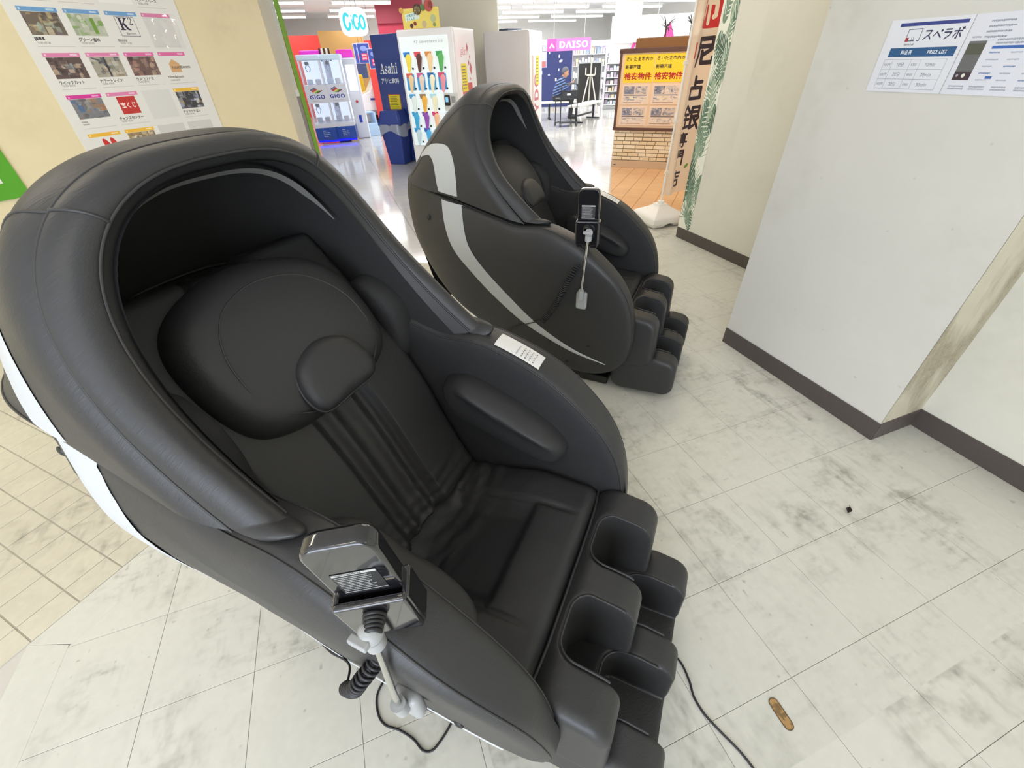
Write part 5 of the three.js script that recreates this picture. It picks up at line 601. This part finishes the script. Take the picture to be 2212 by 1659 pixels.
  // poster stands, ride, step stool
  const bt = canvasTex(128, 192, (g, w, h) => { g.fillStyle = '#3a4fa0'; g.fillRect(0, 0, w, h); g.fillStyle = '#8a9ad6'; g.beginPath(); g.ellipse(64, 48, 40, 26, 0, 0, 7); g.fill(); g.fillStyle = '#d83a5a'; g.fillRect(28, 96, 74, 70); for (let r = 0; r < 2; r++) scribble(g, 36, 106 + r * 32, 52, 20, '#f0c8d0', 500 + r); }), bm = std(0xffffff, .5, { map: bt, emissive: 0xffffff, emissiveMap: bt, emissiveIntensity: .25 });
  for (const [u, v, D, lab] of [[761, 96, 14, 'blue hanging card half hidden behind another card by the canopy'], [769, 95, 13.6, 'blue hanging card with a red block over the white ride'], [792, 107, 13.4, 'small blue hanging card beside the blue vending machine']]) { const p = atDistance(u, v, D), c = thing('hanging_card', lab, 'card', [p.x, p.y - .36, p.z], .1); mesh('card', bx(.30, .40, .01, .15, .18, 0), std(0xd8dcf0, .5), c); mesh('card_print', plate(.27, .37, .15, .18, .007), bm, c); mesh('string', cyl([.15, .38, 0], [.15, H - p.y + .36, 0], .003, 5), M.darkMetal, c); }
  { const p = onGround(806, 262), c = thing('kiddie_ride', 'white car shaped amusement ride on a grey plinth', 'ride', [p.x, 0, p.z], .15); const wm = phys(0xf2f2f6, .2, { clearcoat: .6 }); mesh('plinth', rbx(1.1, .32, .7, .04, .2, .16, 0), std(0x8f9196, .5), c); mesh('plinth_arch', rbx(.5, .16, .02, .03, .18, .12, .352), M.blackPlastic, c);
    const sh2 = new THREE.Shape(); sh2.moveTo(-.45, .34); sh2.lineTo(.65, .34); sh2.lineTo(.68, .75); sh2.lineTo(.60, 1.35); sh2.quadraticCurveTo(.45, 1.42, .30, 1.18); sh2.lineTo(.02, .80); sh2.quadraticCurveTo(-.35, .70, -.45, .55); sh2.closePath(); const h2 = new THREE.Path(); h2.absellipse(.38, .98, .07, .16, 0, 6.3, false, -.25); sh2.holes.push(h2); mesh('body', new THREE.ExtrudeGeometry(sh2, { depth: .5, bevelEnabled: true, bevelSize: .03, bevelThickness: .03, bevelSegments: 3 }).translate(0, 0, -.2), wm, c); mesh('blue_flash', bx(.45, .05, .01, .2, .62, .345), std(0x2a3fa0, .4), c); mesh('yellow_seat', rbx(.3, .5, .3, .04, -.12, 1.0, -.45), std(0xecc62a, .5), c); mesh('screen_panel', rbx(.42, .42, .04, .02, .05, 1.35, -.5), std(0x3a3f55, .3, { emissive: 0x4a80c0, emissiveIntensity: .3 }), c); }
  { const p = onGround(800, 291), c = thing('step_stool', 'pale blue plastic step stool beside the crane games', 'step stool', [p.x, 0, p.z], .3), m = phys(0xb4cfee, .4); for (const s of [-1, 1]) mesh('side_leg', bx(.04, .5, .32, s * .17, .25, 0), m, c); mesh('upper_step', rbx(.38, .04, .2, .01, 0, .50, -.06), m, c); mesh('lower_step', rbx(.38, .04, .2, .01, 0, .25, .14), m, c); mesh('lower_front', bx(.38, .24, .03, 0, .12, .23), m, c); }
  { const p = onGround(775, 300), c = thing('white_cabinet', 'tall white lit game cabinet standing between the crane games and the ride', 'game cabinet', [p.x, 0, p.z], -.1); mesh('cabinet', rbx(.30, 1.62, .6, .02, .15, .81, -.4), phys(0xe6e8f2, .3), c); mesh('lit_panel_screen', plate(.2, .5, .15, 1.25, -.098), std(0xffffff, .4, { emissive: 0xf0f4ff, emissiveIntensity: .8 }), c); mesh('red_button', new THREE.SphereGeometry(.03, 10, 8).translate(.15, .78, -.09), std(0xc83a48, .4), c); mesh('blue_lettering', bx(.07, .16, .004, .15, .42, -.098), std(0x2a4ac0, .4), c); } }
// ---- store with shelves
{ // blue partition and its papers
  const p = onGround(1196, 236), q = atDistance(1180, 110, Math.hypot(p.x, p.z)), t = thing('blue_partition', 'dark blue partition board with taped papers behind the seated man', 'partition', [p.x - .72, 0, p.z - .1], -.42); mesh('panel', bx(1.55, 1.58, .03, .5, .86, 0), std(0x2f3768, .7), t); for (const [nm, g] of [['frame_rail', bx(1.6, .035, .05, .5, 1.66, 0)], ['frame_rail', bx(1.6, .035, .05, .5, .07, 0)], ['frame_post', bx(.035, 1.66, .05, -.285, .83, 0)], ['frame_post', bx(.035, 1.66, .05, 1.29, .83, 0)]]) mesh(nm, g, M.alu, t);
  const R = rng(5); for (let k = 0; k < 14; k++) mesh('tape_scrap', plate(.03 + .05 * R(), .04 + .05 * R(), -.1 + 1.3 * R(), .75 + .85 * R(), .017), std(0xc8cad6, .6), t); mesh('yellow_notice', plate(.15, .26, .05, 1.42, .018), std(0xc8d83a, .6), t); mesh('paper', plate(.24, .42, .30, 1.42, .019), std(0xb8b8e0, .6), t); mesh('paper_picture', plate(.2, .16, .30, 1.30, .0205), std(0xb06a6a, .6), t); }
const benchMat = std(0xc9c8c2, .5);
{ const a = onGround(1228, 268), b = onGround(1282, 250), t = thing('grey_bench', 'long grey bench standing at an angle behind the trolley', 'bench', [a.x + .1, 0, a.z + .05], heading(.78, -.62)); const L = 1.75; mesh('seat_board', rbx(L, .045, .38, .01, L / 2, .40, 0), benchMat, t); for (const x of [.22, L - .3]) { mesh('leg', bx(.05, .38, .05, x, .19, 0), M.darkMetal, t); mesh('foot_bar', bx(.06, .03, .40, x, .015, 0), M.darkMetal, t); } mesh('stretcher', bx(L * .6, .04, .04, L / 2, .16, 0), M.darkMetal, t); }
{ const a = onGround(1186, 257), t = thing('pale_bench', 'pale topped bench on which the man sits', 'bench', [a.x - .5, 0, a.z - .15], -.3); mesh('seat_board', rbx(1.5, .04, .36, .01, .55, .42, 0), std(0xdfdccb, .5), t); mesh('leg', bx(.05, .4, .05, .52, .2, 0), M.darkMetal, t); mesh('foot_bar', bx(.05, .03, .36, .52, .015, 0), M.darkMetal, t); }
{ const a = onGround(1210, 275), b = onGround(1247, 272), t = thing('trolley', 'dark grey metal basket trolley on castors', 'trolley', [a.x, 0, a.z], heading(b.x - a.x, b.z - a.z)), w = .46, d = .36, m = M.darkMetal, bar = (p, q, r = .012) => mesh('tube_bar', cyl(p, q, r, 8), m, t); for (const x of [0, w]) { bar([x, .08, 0], [x, .86, 0], .015); bar([x, .08, -d], [x, .62, -d]); bar([x, .09, 0], [x, .09, -d]); bar([x, .62, 0], [x, .62, -d]); } mesh('handle', tube([[0, .86, 0], [.02, .91, 0], [.06, .925, 0], [w - .06, .925, 0], [w - .02, .91, 0], [w, .86, 0]], .016, 30, 8), m, t); for (const y of [.09, .62, .78]) bar([0, y, 0], [w, y, 0]); bar([0, .62, -d], [w, .62, -d]); mesh('basket_plate', bx(w * .9, .14, .01, w / 2, .70, .004), std(0x2c2e31, .6), t); mesh('plate_mark', bx(.1, .04, .003, w * .45, .71, .011), M.white, t); mesh('lower_shelf', bx(w * .8, .015, d * .8, w / 2, .10, -d / 2), m, t); for (const [x, z] of [[0, 0], [w, 0], [0, -d], [w, -d]]) mesh('castor', new THREE.CylinderGeometry(.045, .045, .03, 14).rotateZ(Math.PI / 2).translate(x, .046, z), std(0x4a4c50, .6), t); }
{ const a = onGround(1270, 243), t = thing('easel_board', 'aluminium easel with a black sign board leaning behind it', 'easel', [a.x, 0, a.z], -.38); mesh('board', bx(.72, 1.12, .03, 0, .74, -.22), std(0x23211f, .6), t); for (const [nm, g] of [['board_frame', bx(.78, .04, .04, 0, 1.31, -.22)], ['board_frame', bx(.78, .04, .04, 0, .17, -.22)], ['board_frame', bx(.04, 1.16, .04, -.37, .74, -.22)], ['board_frame', bx(.04, 1.16, .04, .37, .74, -.22)]]) mesh(nm, g, M.alu, t); const al = std(0xc6c3b8, .4, { metalness: .4 }); mesh('leg', cyl([-.05, .95, 0], [-.28, .02, .16], .022), al, t); mesh('leg', cyl([.05, .95, 0], [.28, .02, .16], .022), al, t); mesh('mast', cyl([0, .02, -.12], [.02, 1.45, .0], .026), al, t); mesh('cross_bar', bx(.26, .05, .03, .01, 1.0, .03), al, t); for (const s of [-1, 1]) mesh('clip', cyl([s * .15, 1.0, .02], [s * .15, 1.18, .0], .02), al, t); mesh('mast_cap', new THREE.SphereGeometry(.03, 10, 8).translate(.02, 1.47, 0), M.blackPlastic, t); }
const pastel = [0xd8d4e0, 0xe8e2da, 0xc8b8c8, 0xe6e6ec, 0xbfc8d6, 0xe0c8c4, 0xf0f0f0, 0xa89aa8, 0xd9c9a8, 0x9aa6b8].map(c => std(c, .6));
function storeRack(label, pos, turn, w, h, rows, seed, group) { const t = thing('store_rack', label, 'rack', pos, turn); for (const s of [0, w]) mesh('upright', bx(.035, h, .3, s, h / 2, -.15), std(0xd6d4da, .5), t); mesh('back_panel', bx(w, h, .01, w / 2, h / 2, -.3), std(0xe6e6ea, .6), t); mesh('base', bx(w, .1, .32, w / 2, .05, -.15), M.alu, t); const R = rng(seed), dy = (h - .15) / rows; for (let r = 0; r < rows; r++) { const y = .12 + r * dy; mesh('shelf', bx(w, .018, .28, w / 2, y, -.14), M.white, t); let x = .04; while (x < w - .08) { const pw = .06 + .07 * R(), ph = dy * (.35 + .45 * R()); const pk = thing('packet', 'small pastel packet on ' + group, 'packet', pos, turn, 'packets on ' + group); mesh('carton', bx(pw * .86, ph, .12, x + pw / 2, y + .01 + ph / 2, -.1 - .05 * R()), pastel[Math.floor(R() * 10)], pk); x += pw + .01; } } mesh('header_card', bx(w * .9, .16, .01, w / 2, h - .06, .012), std(0xcfc6dc, .6), t); }
{ const a = onGround(1302, 236); storeRack('narrow white display rack full of small packets beside the notice board', [a.x, 0, a.z], -.42, .56, 1.66, 8, 61, 'the narrow display rack'); const b = onGround(1240, 226); storeRack('wide white store shelving behind the easel', [b.x - .3, 0, b.z - .6], -.42, 2.3, 1.9, 5, 62, 'the shelving behind the easel'); const c = onGround(1185, 224); storeRack('white store shelving above the blue partition', [c.x - .6, 0, c.z - .9], -.42, 2.0, 2.0, 5, 63, 'the shelving over the partition'); }
{ // store sign, white beam
  const st = canvasTex(512, 160, (g, w, h) => { g.fillStyle = '#e070b0'; g.fillRect(0, 0, w, h); g.fillStyle = '#d94f9c'; g.fillRect(0, 0, 110, h); g.strokeStyle = '#fff'; g.lineWidth = 14; g.beginPath(); g.moveTo(30, 120); g.lineTo(56, 70); g.lineTo(84, 120); g.stroke(); g.fillStyle = '#ffffff'; g.font = 'bold 118px sans-serif'; g.fillText('DΛISO', 136, 124); }); const a = atDistance(1182, 97, 16.6), b = atDistance(1276, 97, 16.6), w = Math.hypot(b.x - a.x, b.z - a.z), t = thing('pink_sign', 'pink lit store sign with white capital letters over the shelves', 'sign', [a.x, a.y - .26, a.z], heading(b.x - a.x, b.z - a.z)); mesh('sign_case', bx(w, .30, .08, w / 2, .25, -.04), std(0xf2c8dc, .5), t); mesh('sign_face', plate(w, .30, w / 2, .25, .002), std(0xffffff, .4, { map: st, emissive: 0xffffff, emissiveMap: st, emissiveIntensity: .08 }), t); for (const x of [.2, w - .2]) mesh('hanger', cyl([x, .4, -.04], [x, H - a.y + .26, -.04], .01, 6), M.alu, t);
  const s = atDistance(1326, 60, 13.8), e = atDistance(1383, 60, 13.8), m = structure(mesh('wall_store_header', bx(Math.hypot(e.x - s.x, e.z - s.z), H - 1.70, .12, Math.hypot(e.x - s.x, e.z - s.z) / 2, (H + 1.70) / 2, 0), std(0xe3e4e0, .5)), 'white hanging panel at the store entrance'); m.position.set(s.x, 0, s.z); m.rotation.y = heading(e.x - s.x, e.z - s.z); 
  const pm = std(0xe04a98, .5); const q = atDistance(1445, 70, 14), k = thing('pink_emblem', 'pink peaked store emblem seen through the plants', 'emblem', [q.x, q.y - .35, q.z], -.4); for (const [x, sc] of [[0, 1], [-.75, .7]]) { const sh = new THREE.Shape(); sh.moveTo(-.25 * sc, 0); sh.lineTo(0, .55 * sc); sh.lineTo(.25 * sc, 0); sh.lineTo(.14 * sc, 0); sh.lineTo(0, .32 * sc); sh.lineTo(-.14 * sc, 0); sh.closePath(); mesh('chevron', new THREE.ExtrudeGeometry(sh, { depth: .03, bevelEnabled: false }).translate(x, 0, 0), pm, k); } mesh('emblem_panel', bx(2.2, .9, .03, -.3, .25, -.06), std(0xf6f6f8, .5), k); mesh('hanger', cyl([-.3, .7, -.06], [-.3, H - q.y + .35, -.06], .01, 6), M.alu, k); }
// ---- fluorescent rows in the hall
function batten(x, z, y, L, I, label, group) { const t = thing('batten_light', label, 'ceiling light', [x, y, z], 0, group); mesh('batten', bx(L, .05, .12, 0, .03, 0), M.white, t); mesh('lamp_tube', cyl([-L / 2, -.012, 0], [L / 2, -.012, 0], .034, 10), std(0xffffff, .4, { emissive: 0xffffff, emissiveIntensity: 3 }), t); mesh('drop_rod', cyl([0, .05, 0], [0, H - y, 0], .008, 6), M.alu, t); areaLight(0xf6fbff, I, L, .12, [x, y - .05, z], [x, 0, z]); }
for (const z of [-8.6, -10.2, -11.8, -13.4, -15, -16.6, -18.4, -20.4]) for (const x of [5.2, 7.7, 10.3]) if (!(z > -9 && x > 9)) batten(x + (z * .04), z, 2.66, 2.1, 48, 'long white fluorescent batten over the store', 'battens over the store');
for (const z of [-11.2, -13.4, -15.4, -17.4, -19.4]) for (const x of [-.6, 1.6]) batten(x, z, 2.80, 1.5, 32, 'white fluorescent batten over the arcade', 'battens over the arcade');
for (const [x, z] of [[2.2, -5.6], [-.4, -7.4], [4.8, -5.2]]) batten(x, z, 2.86, 1.5, 30, 'white fluorescent batten over the mall walkway', 'battens over the walkway');

{ // warm lamp over the counter
  const t = thing('warm_ceiling_light', 'warm white ceiling fitting over the brick counter', 'ceiling light', [4.3, H, -5.4], .785); mesh('housing', bx(1.2, .05, .3, 0, -.025, 0), M.white, t); mesh('diffuser_lamp', bx(1.14, .012, .24, 0, -.055, 0), std(0xffffff, .5, { emissive: 0xffd9a0, emissiveIntensity: .9 }), t); areaLight(0xffd9a0, 30, 1.14, .24, [4.3, H - .08, -5.4], [4.3, 0, -5.4]); }
// ---- the seated man
{ const p = onGround(1203, 256), t = thing('person', 'man in a blue striped jumper sitting on the pale bench, head bent over a phone', 'person', [p.x, 0, p.z], heading(.86, .5)); const skin = phys(0xb98a70, .6), hairM = std(0x55555a, .8);
  const J = { hip: [0, .54, 0], waist: [.02, .68, 0], chest: [.09, .86, 0], neck: [.15, 1.0, 0], head: [.20, 1.115, 0] }, sh = s => [.11, .935, s * .165], el = s => [.12, .70, s * .22], wr = s => [.33, .84, s * .07], kn = s => [.42, .53, s * .10], an = s => [.40, .10, s * .10];
  const headF = (x, y, z) => { const X = x - .20, Y = y - 1.12, c = Math.cos(.35), s = Math.sin(.35), hx = X * c - Y * s, hy = X * s + Y * c; let d = (Math.hypot(hx / .092, (hy - .015) / .112, z / .076) - 1) * .08; d = smin(d, (Math.hypot((hx - .035) / .055, (hy + .055) / .06, z / .05) - 1) * .05, .03); d = smin(d, sdCap([hx, hy, z], [.085, .02, 0], [.112, -.02, 0], .008, .014), .02); for (const q of [-1, 1]) { d = smin(d, (Math.hypot((hx + .005) / .018, (hy - .0) / .03, (z - q * .078) / .010) - 1) * .012, .008); d = smax(d, -((Math.hypot((hx - .088) / .012, (hy - .018) / .010, (z - q * .032) / .016) - 1) * .01), .01); } d = smax(d, -sdCap([hx, hy, z], [.094, -.058, -.018], [.094, -.058, .018], .003, .003), .006); return d; };
  const bodyF = (x, y, z) => { const P = [x, y, z]; let d = Math.min(9, sdCap(P, J.hip, J.waist, .15, .135)); d = smin(d, sdCap([x, y, z * .72], J.waist, J.chest, .115, .12), .06); d = smin(d, sdCap(P, J.chest, J.neck, .09, .052), .06); d = smin(d, sdCap(P, J.neck, [.175, 1.06, 0], .05, .048), .02); d = smin(d, headF(x, y, z), .015); for (const s of [-1, 1]) { d = smin(d, sdCap(P, sh(s), el(s), .052, .042), .03); d = smin(d, sdCap(P, el(s), wr(s), .041, .028), .02); d = smin(d, sdCap(P, [0, .53, s * .085], kn(s), .088, .062), .04); d = smin(d, sdCap(P, kn(s), an(s), .06, .04), .03); d = smin(d, sdCap(P, [.38, .045, s * .10], [.53, .035, s * .115], .042, .034), .03); } return d; };
  const body = sdfGeo([-.25, -.02, -.36], [.64, 1.30, .36], .0125, bodyF), hands = [];
  for (const s of [-1, 1]) { const w = wr(s), F_ = (x, y, z) => { const P = [x, y, z]; let d = sdRBox(x - w[0] - .045, y - w[1] - .012, z - w[2] + s * .006, .042, .014, .04, .013); d = smin(d, sdCap(P, [w[0] - .03, w[1] - .02, w[2]], [w[0] + .01, w[1], w[2]], .027, .024), .015); [-.03, -.01, .01, .03].forEach((o, k) => { const L = [.058, .068, .064, .05][k], a = [w[0] + .08, w[1] + .016, w[2] + o], b = [a[0] + L * .55, a[1] + .03, a[2]], c = [b[0] + L * .15, b[1] + L * .5, b[2]]; d = smin(d, Math.min(sdCap(P, a, b, .0095, .009), sdCap(P, b, c, .009, .008)), .004); }); const ta = [w[0] + .02, w[1] + .01, w[2] - s * .04], tb = [w[0] + .06, w[1] + .045, w[2] - s * .052], tc = [w[0] + .09, w[1] + .06, w[2] - s * .04]; d = smin(d, Math.min(sdCap(P, ta, tb, .013, .011), sdCap(P, tb, tc, .011, .009)), .008); return d; }; hands.push(sdfGeo([w[0] - .06, w[1] - .05, w[2] - .08], [w[0] + .19, w[1] + .14, w[2] + .08], .0045, F_)); }
  mesh('body', merge([body, ...hands]), skin, t);
  const stripeT = dataTex(4, 64, (u, v, i, j) => (j % 64) < 26 ? [98, 124, 172] : [34, 42, 72]); const jumper = sdfGeo([-.25, .40, -.36], [.45, 1.08, .36], .0125, (x, y, z) => { const P = [x, y, z]; let d = sdCap(P, [0, .56, 0], J.waist, .158, .148); d = smin(d, sdCap([x, y, z * .72], J.waist, J.chest, .13, .135), .06); d = smin(d, sdCap(P, J.chest, [.14, .985, 0], .10, .068), .06); for (const s of [-1, 1]) { d = smin(d, sdCap(P, sh(s), el(s), .066, .056), .03); const w = wr(s); d = smin(d, sdCap(P, el(s), [lerp(el(s)[0], w[0], .8), lerp(el(s)[1], w[1], .8), lerp(el(s)[2], w[2], .8)], .055, .042), .02); } return Math.max(d, .50 - y); }); { const P = jumper.attributes.position, U = jumper.attributes.uv; for (let i = 0; i < P.count; i++) U.setXY(i, P.getX(i), (P.getY(i) - .35 * P.getX(i)) * 15); } mesh('striped_jumper', jumper, std(0xffffff, .85, { map: stripeT }), t);
  mesh('trousers', sdfGeo([-.25, .05, -.36], [.60, .72, .36], .0125, (x, y, z) => { const P = [x, y, z]; let d = sdCap(P, [-.01, .54, 0], [.0, .60, 0], .152, .146); for (const s of [-1, 1]) { d = smin(d, sdCap(P, [0, .53, s * .085], kn(s), .10, .075), .04); d = smin(d, sdCap(P, kn(s), an(s), .073, .058), .03); } return Math.max(d, y - .63); }), std(0x23252b, .85), t);
  for (const s of [-1, 1]) mesh('shoe', sdfGeo([.28, -.01, s * .1 - .09], [.62, .14, s * .1 + .09], .009, (x, y, z) => Math.max(smin(sdCap([x, y, z], [.37, .055, s * .10], [.54, .04, s * .115], .052, .044), sdCap([x, y, z], an(s), [.38, .05, s * .10], .045, .05), .02), -y + .004)), std(0x1c1c1e, .6), t);
  mesh('hair', sdfGeo([.05, 1.0, -.12], [.36, 1.30, .12], .008, (x, y, z) => { const X = x - .20, Y = y - 1.12, c = Math.cos(.35), s = Math.sin(.35), hx = X * c - Y * s, hy = X * s + Y * c; const d = (Math.hypot((hx + .008) / .101, (hy - .022) / .116, z / .086) - 1) * .088; return smax(d, Math.min(hx - .03 - (hy - .02) * .55 > 0 ? 9 : 9, Math.max(hx * .8 - hy * .62 - .0 + .0, -hy - .06)), .01); }), hairM, t);
  const ph = thing('mobile_phone', 'pale mobile phone held by the seated man', 'phone', [p.x, 0, p.z], heading(.86, .5)); const pg = rbx(.008, .15, .075, .003, 0, 0, 0); pg.rotateZ(-.5); pg.translate(.455, .925, 0); mesh('case', pg, std(0xe6e2d6, .4), ph); }
renderer.render(scene, camera);
